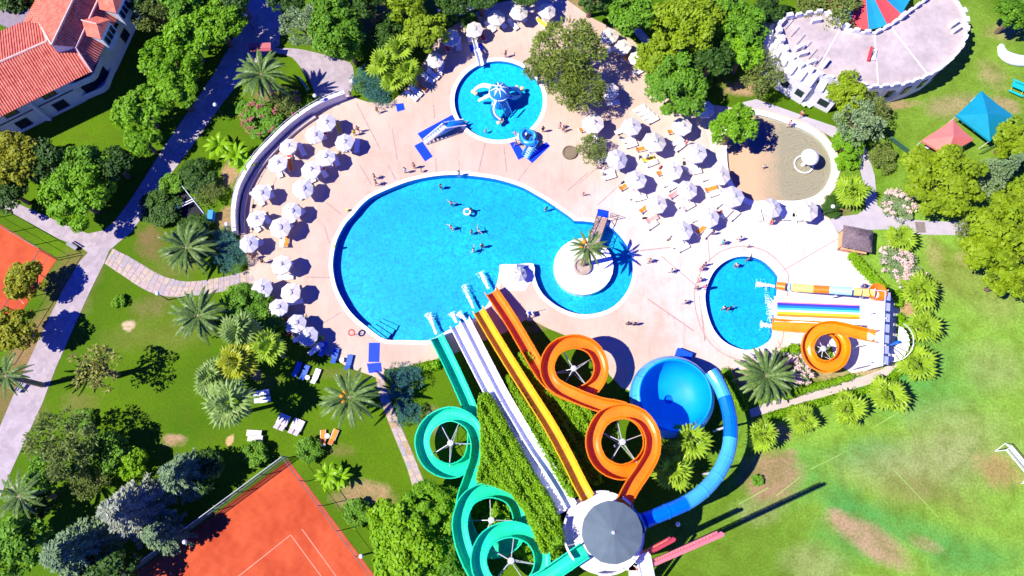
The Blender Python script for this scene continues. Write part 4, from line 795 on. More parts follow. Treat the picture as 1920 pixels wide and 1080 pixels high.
# bushes
bush('deep',300,388,38,2.0,'clipped dark bush on the path side of pump yard'); bush('deep',372,330,36,2.2,'clipped dark bush at the top of the pump yard'); bush('olive',394,362,27,2.1,'brownish clipped bush on the right of the pump yard'); bush('deep',362,430,32,1.8,'clipped dark bush at the bottom of the pump yard'); bush('mid',322,344,24,1.8,'green clipped bush at upper corner of pump yard')
bush('teal',432,478,38,2.2,'blue green bush beside the lowest curved wall end'); bush('teal',420,445,24,1.8,'small blue green bush against the curved wall'); bush('teal',688,150,34,1.8,'blue green bush beside the forecourt, upper'); bush('teal',712,172,32,1.8,'blue green bush beside the forecourt, lower'); bush('teal',757,715,40,2.6,'blue green spiky bush beside the slide hedge'); bush('teal',764,772,32,2.2,'smaller blue green spiky bush beside the turquoise loop')
bush('mid',490,222,40,2.4,'flowering bush with pink blossoms beside curved wall','flowering_bush','pink'); bush('olive',532,195,34,2.2,'flowering bush with few pink blossoms near the wall top','flowering_bush','pink',nfl=12); bush('mid',465,205,24,1.6,'low green bush beside the flowering bush')
bush('mid',470,575,50,3.4,'dense green bush below the flagstone path'); bush('mid',505,605,34,2.8,'green bush beside the lower parasols'); bush('lime',440,560,26,2,'bright bush at the lower edge of flagstone path')
bush('mid',480,850,26,2,'round bush left of the clay court corner'); bush('mid',578,842,26,2,'round bush right of the clay court corner'); bush('mid',668,960,28,2,'round bush beside the clay court fence'); bush('lime',222,565,14,1.1,'tiny round bush alone on the lawn'); bush('mid',155,790,24,1.2,'low bush on the lower left lawn')
bush('silver',1685,385,34,1.8,'pampas bush with blush plumes by the lane','flowering_bush','blush',nfl=22); bush('silver',1680,490,36,1.9,'pampas bush with blush plumes behind thatched hut','flowering_bush','blush',nfl=24); bush('silver',1706,520,30,1.8,'pampas bush with blush plumes above the fan palms','flowering_bush','blush',nfl=20); bush('silver',1493,692,34,2.0,'oleander with blush blossoms beside the amber loop','flowering_bush','blush',nfl=30); bush('lime',1590,300,24,1.6,'bright bush beside the paddling pool rim'); bush('deep',1560,388,22,1.0,'low dark bush below the paddling pool')
bush('mid',840,30,22,1.6,'shaded bush beside the narrow walkway'); bush('mid',880,38,18,1.4,'small shaded bush above the first parasols'); bush('olive',1655,295,30,2,'olive bush beside the lane bend'); bush('lime',1325,152,14,1,'bright little bush beside the sandy patch'); bush('mid',1420,900,12,.8,'small shrub beside the blue tube')

# hedges: trimmed masses of small leaves
def hedge(label, px, h, kind='hedge', dens=165, name='hedge', leaf=.13, grade=None):
    """grade = (photo row, height) at the two ends of a hedge whose top climbs with the slides"""
    gh = (lambda y: h) if not grade else (lambda y: float(np.interp(y, (grade[0][0], grade[1][0]), (grade[0][1], grade[1][1]))))
    ring = [G(x, y, gh(y) * .95) for x, y in px]; hv = [gh(y) for x, y in px]; ctr = sum(ring, Vector()) / len(ring); O = Vector((ctr.x, ctr.y, 0)); ring = [Vector((v.x - O.x, v.y - O.y, 0)) for v in ring]
    if grade: fit = np.polyfit([v.y for v in ring], hv, 1); hw = lambda y: np.clip(np.polyval(fit, y), min(hv), max(hv))
    else: hw = lambda y: np.zeros_like(y) + h
    o = empty(name, O, 0, label, 'hedge')
    inn_ = offset(ring, -.22); b = MB(); tops = [(v.x, v.y, float(hw(np.array([v.y]))[0]) - min(.8, .45 * h)) for v in inn_]
    b.strip([(v.x, v.y, 0) for v in inn_], tops); b.poly([Vector(t) for t in tops]); b.build('branch_core', M('hedge_core', (.025, .07, .006), .9, .25, 3), o)
    xs = [v.x for v in ring]; ys = [v.y for v in ring]; A_ = abs(area2(ring)); n = int(A_ * dens)
    poly_ = np.array([[v.x, v.y] for v in ring])
    def inside(x, y):
        c_ = np.zeros(len(x), bool); j = len(poly_) - 1
        for i in range(len(poly_)):
            xi, yi = poly_[i]; xj, yj = poly_[j]; c_ ^= ((yi > y) != (yj > y)) & (x < (xj - xi) * (y - yi) / (yj - yi + 1e-12) + xi); j = i
        return c_
    X = rng.uniform(min(xs), max(xs), n * 6); Y = rng.uniform(min(ys), max(ys), n * 6); k = inside(X, Y); X, Y = X[k][:n], Y[k][:n]
    H_ = hw(Y); wob = .22 * np.sin(X * 2.1 + 1) * np.sin(Y * 1.7) + .15 * np.sin(X * 5 + Y * 3) + .18 * np.sin(X * 1.1 - Y * .9)
    P = np.stack([X, Y, H_ + wob * np.minimum(1, H_ / 2) + rng.uniform(-.5, .12, len(X)) * min(1, h / 1.5)], 1); N = np.tile([-.3, 0, 1.0], (len(X), 1)) + rng.normal(0, .5, (len(X), 3))
    SP, SN = [], []
    for i in range(len(ring)):
        a, q = ring[i], ring[(i + 1) % len(ring)]; d = q - a; hm = float(max(hw(np.array([a.y, q.y])))); m_ = int(d.length * hm * dens * .55); nn = Vector((d.y, -d.x, 0)).normalized()
        if area2(ring) < 0: nn = -nn
        t = rng.random(m_); yy = a.y + d.y * t; z = rng.random(m_) ** .7 * (hw(yy) + .05) + .03; j = rng.normal(0, .14, m_)
        SP.append(np.stack([a.x + d.x * t + nn.x * j, yy + nn.y * j, z], 1)); SN.append(np.tile([nn.x, nn.y, .6], (m_, 1)) + rng.normal(0, .5, (m_, 3)))
    P = np.concatenate([P] + SP); N = unit(np.concatenate([N] + SN)); X_ = unit(np.cross(N, rng.normal(0, 1, N.shape))); Y_ = np.cross(N, X_); s = leaf * rng.uniform(.6, 1.3, len(P))
    link('foliage', quad_leaves(P, X_ * s[:, None], Y_ * (s * .7)[:, None], [LM_[kind]], 'hedge_leaves'), o); return o
hedge('wide leafy hedge between turquoise loops and the white slide', [(902,742),(912,736),(924,752),(950,800),(977,850),(1004,895),(1030,935),(1048,975),(1056,1015),(1020,1035),(990,960),(960,920),(925,905),(896,900),(905,860),(905,800),(898,770)], 4.6, grade=((740, 4.4), (980, 11.0)))
hedge('narrow hedge between the white slide and the yellow slide', [(950,706),(961,702),(985,740),(1010,785),(1038,840),(1060,880),(1080,922),(1072,932),(1050,900),(1024,852),(996,802),(967,750)], 2.6, grade=((705, 2.8), (930, 9.8)))
hedge('triangular hedge between the yellow slide and the orange loops', [(972,664),(990,660),(1015,690),(1045,715),(1075,745),(1105,770),(1120,790),(1108,820),(1118,860),(1125,905),(1100,900),(1072,850),(1045,800),(1015,750),(990,706)], 3.2, grade=((664, 2.4), (905, 5.6)))
hedge('low hedge along the bottom edge of pool deck', [(726,696),(760,692),(800,680),(820,676),(822,688),(790,696),(760,702),(728,706)], .9)
hedge('low hedge along the deck below the thatched hut', [(1600,470),(1622,494),(1648,522),(1668,542),(1660,548),(1640,530),(1612,504),(1594,478)], .8)
hedge('low clipped hedge right of the white platform, upper', [(1680,545),(1688,546),(1692,572),(1685,574)], .9); hedge('low clipped hedge right of the white platform, lower', [(1686,588),(1695,590),(1701,620),(1700,642),(1690,645),(1688,620)], .9)
hedge('low hedge along the lower side of concrete walkway', [(1440,778),(1500,760),(1570,742),(1630,726),(1668,708),(1690,684),(1698,690),(1676,716),(1634,734),(1572,750),(1503,768),(1444,786)], .7)
hedge('low hedge along the upper side of concrete walkway', [(1470,740),(1520,724),(1570,710),(1600,702),(1602,708),(1572,718),(1522,732),(1474,748)], .6)
hedge('low hedge corner left of the amber loop', [(1468,655),(1490,645),(1500,652),(1490,668),(1472,680),(1466,674)], .8)
hedge('low hedge along the garden bed beside the bowl slide', [(1356,694),(1366,692),(1384,730),(1402,764),(1394,770),(1374,738)], .8)
hedge('low hedge under the castle terrace', [(1478,160),(1520,176),(1560,192),(1556,198),(1516,184),(1474,167)], .7)
hedge('shaded hedge beside the pool wall forecourt', [(563,190),(590,178),(600,184),(572,200)], .8)

# palms
def frond_mesh(name, mat, L=1.0, rise=.35, droop=.75, n=22, w=.105):
    b = MB(); pt = lambda t: Vector((L * t * (1 - .12 * droop * t), 0, rise * t * L - droop * .55 * L * t * t))
    for i in range(6):
        a, q = pt(i / 6), pt((i + 1) / 6); r0 = .014 * (1 - i / 7); b.add([a + Vector((0, -r0, 0)), a + Vector((0, r0, 0)), q + Vector((0, r0 * .8, 0)), q + Vector((0, -r0 * .8, 0))], [(0, 1, 2, 3)])
    for i in range(n):
        t = .14 + .86 * i / n; c_ = pt(t); d = (pt(min(1, t + .02)) - pt(t - .02)).normalized(); ln = w * L * (math.sin(math.pi * min(1, .18 + t * .82)) * .8 + .25)
        for sg in (-1, 1):
            tip = c_ + d * ln * .75 + Vector((0, sg * ln * .8, -ln * random.uniform(.1, .35))); md = c_.lerp(tip, .55); b.add([c_ - d * .018 * L, md - d * .02 * L, tip, md + d * .02 * L, c_ + d * .018 * L], [(0, 1, 2, 3, 4)])
    return b.mesh(name, mat)
FR = [frond_mesh('frond_upright', LM_['date'], 1, .85, .9), frond_mesh('frond_spread', LM_['date'], 1, .35, .8), frond_mesh('frond_low', LM_['date'], 1, -.05, .7)]
def trunk_mesh(h, r):
    b = MB(); n = max(4, int(h / .45)); prof_ = [(r * 1.3, -.05)]
    for i in range(n): z = h * i / n; prof_ += [(r * (1.05 - .15 * i / n), z + .02), (r * (1.18 - .15 * i / n), z + h / n - .05)]
    b.lathe(prof_ + [(r * 1.4, h), (0, h + .2)], 9); return b.mesh('trunk', PALMT)
def date_palm(px, py, r, h, label, nf=42, fruit=0, base=None, lean=None):
    q = G(px, py, h); rm = r * mpp(py, h); o = empty('palm_tree', (q.x, q.y, 0), random.uniform(0, 6), label, 'palm tree')
    link('trunk', trunk_mesh(h, .3), o)
    for i in range(nf):
        t = i / nf; a = i * 2.39996 + random.uniform(-.15, .15); k = 0 if t < .3 else (1 if t < .72 else 2)
        L = rm * (1.0 if k else .88) * random.uniform(.88, 1.1); link('frond', FR[k], o, (.12 * math.cos(a), .12 * math.sin(a), h + .1), (random.uniform(-.25, .25), random.uniform(-.1, .1), a), (L, L, L))
    for i in range(fruit):
        a = 2.2 + i * .8; b = MB(); b.lathe([(.0, .35), (.22, .2), (.34, -.05), (.24, -.35), (0, -.5)], 8); b.build('fruit_cluster', M('date_fruit', (.80, .30, .02), .6, .2), o, (math.cos(a - o.rotation_euler.z) * .8, math.sin(a - o.rotation_euler.z) * .8, h + .25))
    return o
date_palm(490,140,56,6.0,'date palm on the lawn above the flowering bush'); date_palm(350,465,56,3.2,'date palm above the curved flagstone path'); date_palm(372,592,58,4.5,'date palm below the flagstone path'); date_palm(655,745,62,6,'date palm with orange fruit over the lawn loungers',30,3); date_palm(1103,464,40,7.0,'date palm on the round white pool island',20,2); date_palm(1437,705,60,3.5,'date palm beside the walkway and the bowl slide'); date_palm(38,930,52,6.5,'slim date palm in the lower left corner',22); date_palm(12,705,46,7,'date palm cut by the picture edge beside the footpath',26)
def fan_leaf(name, mat):
    b = MB(); n = 11; pts = []
    b.add([(0, -.02, 0), (0, .02, 0), (.5, .012, .08), (.5, -.012, .08)], [(0, 1, 2, 3)])
    c_ = Vector((.48, 0, .08))
    for i in range(n):
        a0 = R(-125 + 250 * i / n); a1 = R(-125 + 250 * (i + 1) / n); am = (a0 + a1) / 2; rr = .62 * (1 - .12 * abs(am))
        i0 = c_ + Vector((math.cos(a0), math.sin(a0), -.05)) * rr * .62; i1 = c_ + Vector((math.cos(a1), math.sin(a1), -.05)) * rr * .62; m_ = c_ + Vector((math.cos(am) * .62, math.sin(am) * .62, .03)) * rr; tp = c_ + Vector((math.cos(am), math.sin(am), -.28)) * rr
        b.add([c_, i0, m_, i1, tp], [(0, 1, 2), (0, 2, 3), (1, 4, 2), (2, 4, 3)])
    return b.mesh(name, mat)
FL = {'fan': fan_leaf('fan_leaf', LM_['fan']), 'fan_pale': fan_leaf('fan_leaf_pale', LEAF('leaf_fan_pale', (.13, .25, .05), (.34, .47, .12), .25, .4)), 'fan_gold': fan_leaf('fan_leaf_gold', LEAF('leaf_fan_gold', (.20, .28, .01), (.44, .48, .03), .25, .4))}
def fan_palm(px, py, r, h, label, kind='fan', nl=22, group=None):
    q = G(px, py, h); rm = r * mpp(py, h); o = empty('fan_palm', (q.x, q.y, 0), random.uniform(0, 6), label, 'palm tree'); link('trunk', trunk_mesh(max(.3, h - .1), .22), o)
    for i in range(nl):
        t = (i + .5) / nl; a = i * 2.39996 + random.uniform(-.2, .2); pitch = R(-72 + 98 * t + random.uniform(-16, 16)); L = rm * random.uniform(.7, 1.15)
        link('leaf', FL[kind], o, (.1 * math.cos(a), .1 * math.sin(a), h), (random.uniform(-.7, .7), pitch, a), (L, L, L))
    return o
for a in ((1597,362,33,2.0,'fan palm beside the lower rim of paddling pool'),(1688,447,28,1.6,'fan palm below the lane beside thatched hut'),(1722,548,36,2.2,'topmost fan palm in the row right of the platform'),(1732,612,34,2.0,'second fan palm in the row right of the platform'),(1718,685,35,2.0,'third fan palm in the row, level with the stair foot'),(1665,740,38,2.2,'fan palm at the bend of the concrete walkway'),(1588,766,36,2.0,'fan palm below the middle of concrete walkway'),(1505,785,28,1.6,'small fan palm below the concrete walkway start'),(1428,815,30,3.0,'shaded fan palm beside the blue tube'),(1292,825,42,3.2,'fan palm inside the blue tube curve, upper'),(1262,880,40,3.0,'fan palm inside the blue tube curve, lower'),(1240,855,24,2.2,'small fan palm beside the orange upper loop')): fan_palm(*a)
for a in ((450,622,38,5.5,'pale fan palm beside the green bush','fan_pale'),(506,652,34,5.5,'fan palm beside the lowest parasols','fan'),(445,680,38,5.5,'golden fan palm in the middle of palm group','fan_gold'),(398,708,38,5,'pale fan palm left in the palm group','fan_pale'),(432,758,46,6.5,'pale fan palm lowest in the palm group','fan_pale'),(720,120,32,3.2,'fan palm in the shaded thicket beside the forecourt','fan'),(748,95,30,3.6,'fan palm at the top of the shaded thicket','fan'),(765,135,28,2.6,'fan palm in thicket next to the deck loungers','fan'),(738,150,26,2.2,'low fan palm above the blue green bush','fan')): fan_palm(*a)
def banana_leaf():
    b = MB(); n = 6; A_, B_, C_ = [], [], []
    for i in range(n + 1):
        t = i / n; x = t * (1 - .1 * t); z = .55 * t - .75 * t * t; w = .14 * math.sin(math.pi * min(1, .06 + t * .94)) ** .7 + .006; A_.append((x, -w, z - w * .35)); B_.append((x, 0, z)); C_.append((x, w, z - w * .35))
    b.strip(A_, B_, False); b.strip(B_, C_, False); return b.mesh('banana_leaf', LM_['banana'])
BL = banana_leaf()
def banana(px, py, r, h, label, nl=14):
    q = G(px, py, h * .8); rm = r * mpp(py, h); o = empty('banana_plant', (q.x, q.y, 0), random.uniform(0, 6), label, 'banana plant'); b = MB(); b.tube([(0, 0, -.05), (.05, 0, h * .6)], [.18, .1], 7); b.build('stem', M('banana_stem', (.20, .24, .06), .7, .2), o)
    for i in range(nl): a = i * 2.39996; L = rm * random.uniform(.75, 1.15); link('leaf', BL, o, (.08 * math.cos(a), .08 * math.sin(a), h * .55), (random.uniform(-.3, .3), R(-45 + 55 * i / nl), a), (L, L, L))
banana(408,268,32,2.4,'banana plant highest beside the flowering bush'); banana(440,285,32,2.4,'banana plant nearest the curved wall'); banana(455,305,26,2.0,'smaller banana plant at the curved wall'); banana(612,890,30,2.6,'banana plant beside the clay court corner'); banana(636,895,26,2.2,'banana plant with long shadow on the bare soil')
# ------------------------------------------------------------------ parasols
CANV = M('parasol_canvas', (.62, .60, .58), .8, .07, .6); CANVG = M('parasol_canvas_grey', (.50, .49, .52), .8, .08, .6)
def canopy_mesh(m_, R_=1.3, n=8):
    b = MB(); rows = [(0, 2.72), (.24, 2.62), (.55, 2.47), (.9, 2.29), (1.0, 2.24)]; A_ = []
    for j, (t, z) in enumerate(rows):
        for k in range(2 * n):
            a = math.pi * k / n; s_ = 1.0 if k % 2 == 0 else math.cos(math.pi / n) * .985; A_.append((R_ * t * s_ * math.cos(a), R_ * t * s_ * math.sin(a), z - (.035 * t if k % 2 else 0)))
    for k in range(2 * n): a = math.pi * k / n; s_ = 1.0 if k % 2 == 0 else math.cos(math.pi / n) * .985; A_.append((R_ * 1.005 * s_ * math.cos(a), R_ * 1.005 * s_ * math.sin(a), 2.08 - (.02 if k % 2 else 0)))
    m2 = 2 * n; fs = []
    for j in range(len(rows)):
        for k in range(m2): k2 = (k + 1) % m2; fs.append((j * m2 + k, j * m2 + k2, (j + 1) * m2 + k2, (j + 1) * m2 + k))
    b.add(A_, fs); return b.mesh('parasol_canopy', m_)
CAN = canopy_mesh(CANV), canopy_mesh(CANVG), canopy_mesh(M('parasol_canvas_cream', (.62, .57, .50), .8, .08, .6))
VENT = MB().lathe([(0, 2.86), (.12, 2.82), (.36, 2.70), (.37, 2.66)], 8).mesh('vent_cap', CANV); POLE = MB().tube([(0, 0, 0), (0, 0, 2.75)], .028, 7).mesh('pole', STEEL)
PBASE = MB().lathe([(.32, 0), (.32, .06), (.1, .12), (.05, .3), (0, .3)], 14).mesh('parasol_base', M('base_concrete', (.5, .48, .46), .8, .1)); RIB = MB().beam((.06, 0, 2.62), (1.27, 0, 2.18), .025, .025).mesh('rib', STEEL); FIN = MB().lathe([(0, 2.98), (.05, 2.94), (.05, 2.84), (.02, 2.8)], 8).mesh('finial', DARK)
def parasol(px, py, label, group, grey=0, s=1.0, tilt=None):
    q = G(px, py, 2.3 * s); o = empty('parasol', (q.x, q.y, .06), random.uniform(0, .78), label, 'parasol', group); tl = tilt or (random.uniform(-.13, .13), random.uniform(-.13, .13), 0)
    s *= random.uniform(.9, 1.06); o.scale = (s, s, s)
    c_ = link('canopy', CAN[grey], o, None, tl); link('vent_cap', VENT, o, None, tl); link('pole', POLE, o); link('base', PBASE, o); link('finial', FIN, o)
    for k in range(8): link('rib', RIB, c_, (0, 0, -.02), (0, 0, math.pi * k / 4))
    return o
# ------------------------------------------------------------------ loungers
def lounger_parts(m_, pad=None):
    seat = MB(); seat.box((.35, 0, .32), (1.3, .62, .05)); seat.box((.35, .32, .31), (1.3, .05, .09)); seat.box((.35, -.32, .31), (1.3, .05, .09))
    if pad: seat.mi = 1; seat.box((.35, 0, .375), (1.28, .56, .06))
    back = MB(); back.box((-.33, 0, .14), (.66, .62, .05), 0, 0, R(24)); 
    if pad: back.mi = 1; back.box((-.31, 0, .20), (.64, .56, .06), 0, 0, R(24))
    leg = MB(); leg.box((0, 0, .14), (.06, .06, .29))
    mm = [m_] + ([pad] if pad else [])
    return seat.mesh('lounger_seat', mm), back.mesh('lounger_back', mm), leg.mesh('lounger_leg', m_)
BEIGE = M('lounger_pad', (.66, .58, .55), .85, .1); LG = {'white': lounger_parts(PLASTIC), 'beige': lounger_parts(PLASTIC, BEIGE), 'blue': lounger_parts(M('blue_plastic', (.05, .13, .50), .4, .1)), 'red': lounger_parts(PLASTIC, M('red_pad', (.70, .09, .05), .8, .12)), 'orange': lounger_parts(PLASTIC, M('orange_pad', (.85, .25, .03), .8, .12))}
SL = MB().box((0, 0, 0), (.05, .56, .02)).mesh('slat', PLASTIC)
def lounger(x, y, rz, label, group, kind='white', z=.06):
    o = empty('sun_lounger', (x, y, z), rz, label, 'sun lounger', group); s_, b_, l_ = LG[kind]; link('seat', s_, o); link('backrest', b_, o, (-.3, 0, .33))
    for a in (-.2, .9):
        for c_ in (-.27, .27): link('leg', l_, o, (a, c_, 0))
    return o
TOW = {}
def towel(x, y, rz, label, c, z=.06):
    k = tuple(c)
    if k not in TOW:
        b = MB(); A_, B_ = [], []
        for i in range(9): t = i / 8; xx = -.75 + 1.75 * t; zz = .375 + (max(0, -.3 - xx) * .42) + .008 * math.sin(i * 2.1); A_.append((xx, -.29 + .01 * math.sin(i), zz)); B_.append((xx, .29 + .012 * math.cos(i * 1.3), zz))
        dn = [(p_[0], p_[1], p_[2] - .018) for p_ in A_]; dn2 = [(p_[0], p_[1], p_[2] - .018) for p_ in B_]
        b.strip(A_, B_, False); b.strip(dn2, dn, False); b.strip(dn, A_, False); b.strip(B_, dn2, False); TOW[k] = b.mesh('towel', M('towel_%d' % len(TOW), c, .9, .15, 4))
    o = link('towel', TOW[k], None, (x, y, z + .01), (0, 0, rz)); tag(o, label, 'towel', 'towels on loungers'); return o
ORA, RED, YEL, TEA, BLU = (.85, .24, .03), (.68, .06, .05), (.85, .60, .05), (.05, .35, .55), (.05, .15, .60)
rows = [
 ('outer row along the curved wall', 'parasols on the curved wall terrace', [(586,249),(544,276),(524,308),(487,359),(482,412),(464,454)]),
 ('inner row facing the large pool', 'parasols on the curved wall terrace', [(614,231),(648,266),(610,299),(586,319),(564,352),(543,394),(525,424)]),
 ('group below the flagstone path end', 'parasols below the flagstone path', [(531,498),(493,539),(547,545),(520,580),(554,610),(579,633)]),
 ('arc above the octopus pool', 'parasols above the octopus pool', [(813,110),(847,70),(890,51),(929,31),(970,23),(1022,18)]),
 ('cluster right of the big pine', 'parasols beside the big pine', [(1145,68),(1172,85),(1197,110),(1147,170)]),
 ('front diagonal of right terrace', 'parasols on the right terrace', [(1152,294),(1192,341),(1232,384),(1276,434)]),
 ('middle diagonal of right terrace', 'parasols on the right terrace', [(1224,271),(1262,316),(1287,356),(1327,404)]),
 ('back diagonal of right terrace', 'parasols on the right terrace', [(1115,232),(1186,236),(1282,238),(1309,287),(1347,327),(1376,372)]),
 ('lower rim of paddling pool', 'parasols at the paddling pool', [(1444,389),(1512,390)])]
pool_c = G(780, 480)
towels = {(0,1,1):RED,(0,2,0):ORA,(0,5,1):ORA,(1,0,0):YEL,(1,0,1):RED,(1,2,1):RED,(2,1,1):RED,(2,3,1):ORA,(3,1,1):RED,(3,2,0):RED,(3,5,0):ORA,(3,5,1):YEL,(4,0,0):ORA,(4,1,0):RED,(4,1,1):ORA,(4,2,0):RED,(5,0,0):(.55,.5,.65),(5,1,0):ORA,(5,2,0):ORA,(5,2,1):(.80,.35,.3),(6,0,0):ORA,(6,0,1):YEL,(6,1,0):ORA,(6,2,0):(.8,.3,.3),(6,3,1):ORA,(7,2,0):ORA,(7,0,0):ORA,(7,4,1):ORA,(8,0,0):TEA,(1,4,0):(.6,.55,.6)}
for ri, (row, grp, pts) in enumerate(rows):
    for i, (px, py) in enumerate(pts):
        frm = 'from the left' if ri in (3, 8) else 'from the top'
        parasol(px, py, '%s octagonal parasol, %s %s, %s' % ('cream white' if ri not in (3, 4) else 'cream', ORD[i], frm, row), grp, random.choice((0, 0, 1, 2)) if ri not in (3, 4) else 2, 1.17 if ri >= 5 else 1.02)
        c_ = G(px, py, 2.3)
        if ri < 3: a = math.atan2(pool_c.y - c_.y, pool_c.x - c_.x) + random.uniform(-.15, .15) - (.5 if ri < 2 else 0)
        elif ri == 3: a = R(-70 + 12 * (i - 2))
        elif ri == 8: a = R(-88)
        else: a = R(28) + random.uniform(-.12, .12)
        d = Vector((math.cos(a), math.sin(a), 0)); n_ = Vector((-d.y, d.x, 0))
        offs = ((-.85, 'upper' if ri not in (3, 8) else 'right'), (.85, 'lower' if ri not in (3, 8) else 'left'))
        for k, (o_, _) in enumerate(offs):
            sh = n_ * (-o_); back = -.55 if ri < 3 else (-1.0 if ri in (5, 6, 7) else 0)
            p_ = c_ + sh + d * (back + random.uniform(-.25, .25)) + Vector((.25 if ri < 3 else 0, 0, 0)); rz = a + random.uniform(-.25, .25)
            side = ('upper' if sh.y > 0 else 'lower') if ri not in (3, 8) else ('right hand' if sh.x > 0 else 'left hand')
            lounger(p_.x, p_.y, rz, 'white sun lounger on %s side of %s parasol, %s' % (side, ORD[i], row), 'loungers under parasols', 'white')
            if ri in (5, 6, 7) and k == 1:
                e_ = p_ + n_ * (-o_ * .9) + d * random.uniform(-.6, .6); lounger(e_.x, e_.y, rz + random.uniform(-.2, .2), 'outermost white lounger below %s parasol, %s' % (ORD[i], row), 'loungers under parasols', random.choice(('white', 'white', 'beige')))
            if (ri, i, k) in towels: towel(p_.x, p_.y, rz, '%s towel on %s lounger of %s parasol, %s' % ({ORA:'orange',RED:'red',YEL:'yellow',TEA:'teal',BLU:'blue'}.get(towels[ri, i, k], 'pale'), side, ORD[i], row), towels[ri, i, k])
BAGM = [M('bag_%s' % n, c, .8, .2, 5) for n, c in (('navy', (.03, .05, .16)), ('black', (.02, .02, .025)), ('red', (.5, .05, .05)), ('straw', (.45, .32, .16)))]
for i, (ri, k, cn) in enumerate(((0,1,0),(0,3,1),(1,1,3),(1,3,0),(1,5,1),(2,0,1),(2,4,2),(5,0,1),(5,1,0),(5,2,1),(5,3,3),(6,0,1),(6,1,2),(6,2,1),(7,1,0),(7,3,1),(7,5,2))):
    q = G(*rows[ri][2][k], 2.3) + Vector((random.uniform(-1.6, -1.2), random.uniform(-1.3, 1.3), 0)); o = empty('beach_bag', (q.x, q.y, .06), random.uniform(0, 3), '%s beach bag beside %s parasol, %s' % (['navy', 'black', 'red', 'straw'][cn], ORD[k], rows[ri][0]), 'bag', 'beach bags on the deck')
    MB().add([(-.24, -.12, 0), (.24, -.12, 0), (.24, .12, 0), (-.24, .12, 0), (-.28, -.06, .34), (.28, -.06, .34), (.28, .06, .34), (-.28, .06, .34)], [(0, 1, 5, 4), (1, 2, 6, 5), (2, 3, 7, 6), (3, 0, 4, 7), (4, 5, 6, 7)]).build('body', BAGM[cn], o); MB().tube([(-.14, 0, .33), (-.1, 0, .5), (.1, 0, .5), (.14, 0, .33)], .015, 5).build('handle', BAGM[cn], o)
o = parasol(1324, 204, 'shaded parasol under the dark round tree', 'parasols on the right terrace')
parasol(966, 513, 'single white parasol on the square pool platform', 'parasols at the large pool', 1, .8, (.2, .25, 0))
def lg(px, py, deg, label, group, kind='white', z=.06): q = G(px, py, .3); return lounger(q.x, q.y, R(deg), label, group, kind, z)
for i, (px, py) in enumerate(((1198,205),(1206,212),(1214,219),(1222,226))): lg(px, py, 30, 'white lounger in the free row under the dark tree, %s from the left' % ORD[i], 'free loungers on the right terrace')
for i, (px, py) in enumerate(((1467,402),(1476,402),(1486,403),(1496,403))): lg(px, py, 92, 'white lounger between the paddling pool parasols, %s from the left' % ORD[i], 'loungers between the paddling pool parasols')
for i, (px, py, k) in enumerate(((772,180,'white'),(780,172,'white'),(789,163,'orange'),(803,147,'white'),(812,140,'white'))): lg(px, py, -38, '%s lounger beside the fan palm thicket, %s from below' % ('orange padded' if k == 'orange' else 'white', ORD[i]), 'loungers beside the thicket', k)
G2 = 'loungers on the lawn'
lg(478,812,178,'beige lounger of the lowest lawn pair, upper',G2,'beige',0); lg(480,822,178,'beige lounger of the lowest lawn pair, lower',G2,'beige',0)
lg(524,790,68,'beige lounger on the lawn, left of the upper four',G2,'beige',0); lg(534,794,68,'beige lounger on the lawn, second of the upper four',G2,'beige',0); lg(551,799,68,'beige lounger on the lawn, third of the upper four',G2,'beige',0); lg(561,803,68,'beige lounger on the lawn, rightmost of the upper four',G2,'beige',0)
lg(606,822,95,'lounger with orange towel beside the round bush, left',G2,'white',0); lg(625,820,70,'orange padded lounger beside the round bush, right',G2,'orange',0)
lg(557,693,72,'blue lounger in the palm shade, leftmost',G2,'blue',0); lg(571,699,72,'blue lounger in the palm shade, middle',G2,'blue',0); lg(592,706,72,'lilac lounger in the palm shade, rightmost',G2,'white',0); lg(490,737,10,'white lounger half hidden by the pale fan palm, upper',G2,'white',0); lg(492,750,10,'white lounger half hidden by the pale fan palm, lower',G2,'white',0)
lg(1512,192,40,'white lounger on the lawn strip by the castle terrace, left',G2,'white',0); lg(1522,194,40,'white lounger on the lawn strip by the castle terrace, right',G2,'white',0)
lg(605,655,80,'blue lounger in palm shade on deck edge, left','shaded deck loungers','blue'); lg(628,668,80,'blue lounger in palm shade on deck edge, middle','shaded deck loungers','blue'); lg(654,680,80,'blue lounger in palm shade on deck edge, right','shaded deck loungers','blue'); lg(530,452,90,'white lounger beside the orange one near the terrace end','shaded deck loungers'); lg(538,452,90,'orange padded lounger near the lower terrace end','shaded deck loungers','orange')
q = G(606, 822, .3); towel(q.x, q.y, R(95), 'orange towel on the left lounger beside the round bush', ORA, 0)
# small white tables, bins, lamps
tm = MB().lathe([(0, .42), (.3, .42), (.3, .46), (0, .47)], 14).mesh('table_top', PLASTIC); tlg = MB().tube([(0, 0, 0), (0, 0, .43)], .05, 6).mesh('table_leg', PLASTIC)
for px, py, z, lb in ((488,829,0,'small white table beside the lowest lawn pair'),(615,818,0,'small white table between the orange towel loungers'),(578,709,0,'small table beside the blue lawn loungers'),(605,648,.06,'small table in the palm shade on the deck'),(642,676,.06,'small table beside the right shaded deck lounger'),(474,365,.06,'white table at the curved wall')):
    o = empty('side_table', G(px, py, z), 0, lb, 'table', 'small round tables'); link('top', tm, o); link('leg', tlg, o)
gm = MB().lathe([(0, .26), (.14, .22), (.24, .1), (.27, -.02), (.22, -.16), (.1, -.25), (0, -.26)], 12).mesh('lamp_globe', M('lamp_opal', (.85, .86, .88), .2, .03, spec=.5), True); pm = MB().tube([(0, 0, 0), (0, 0, 3.0)], [.07, .045], 7).mesh('lamp_post', DARK)
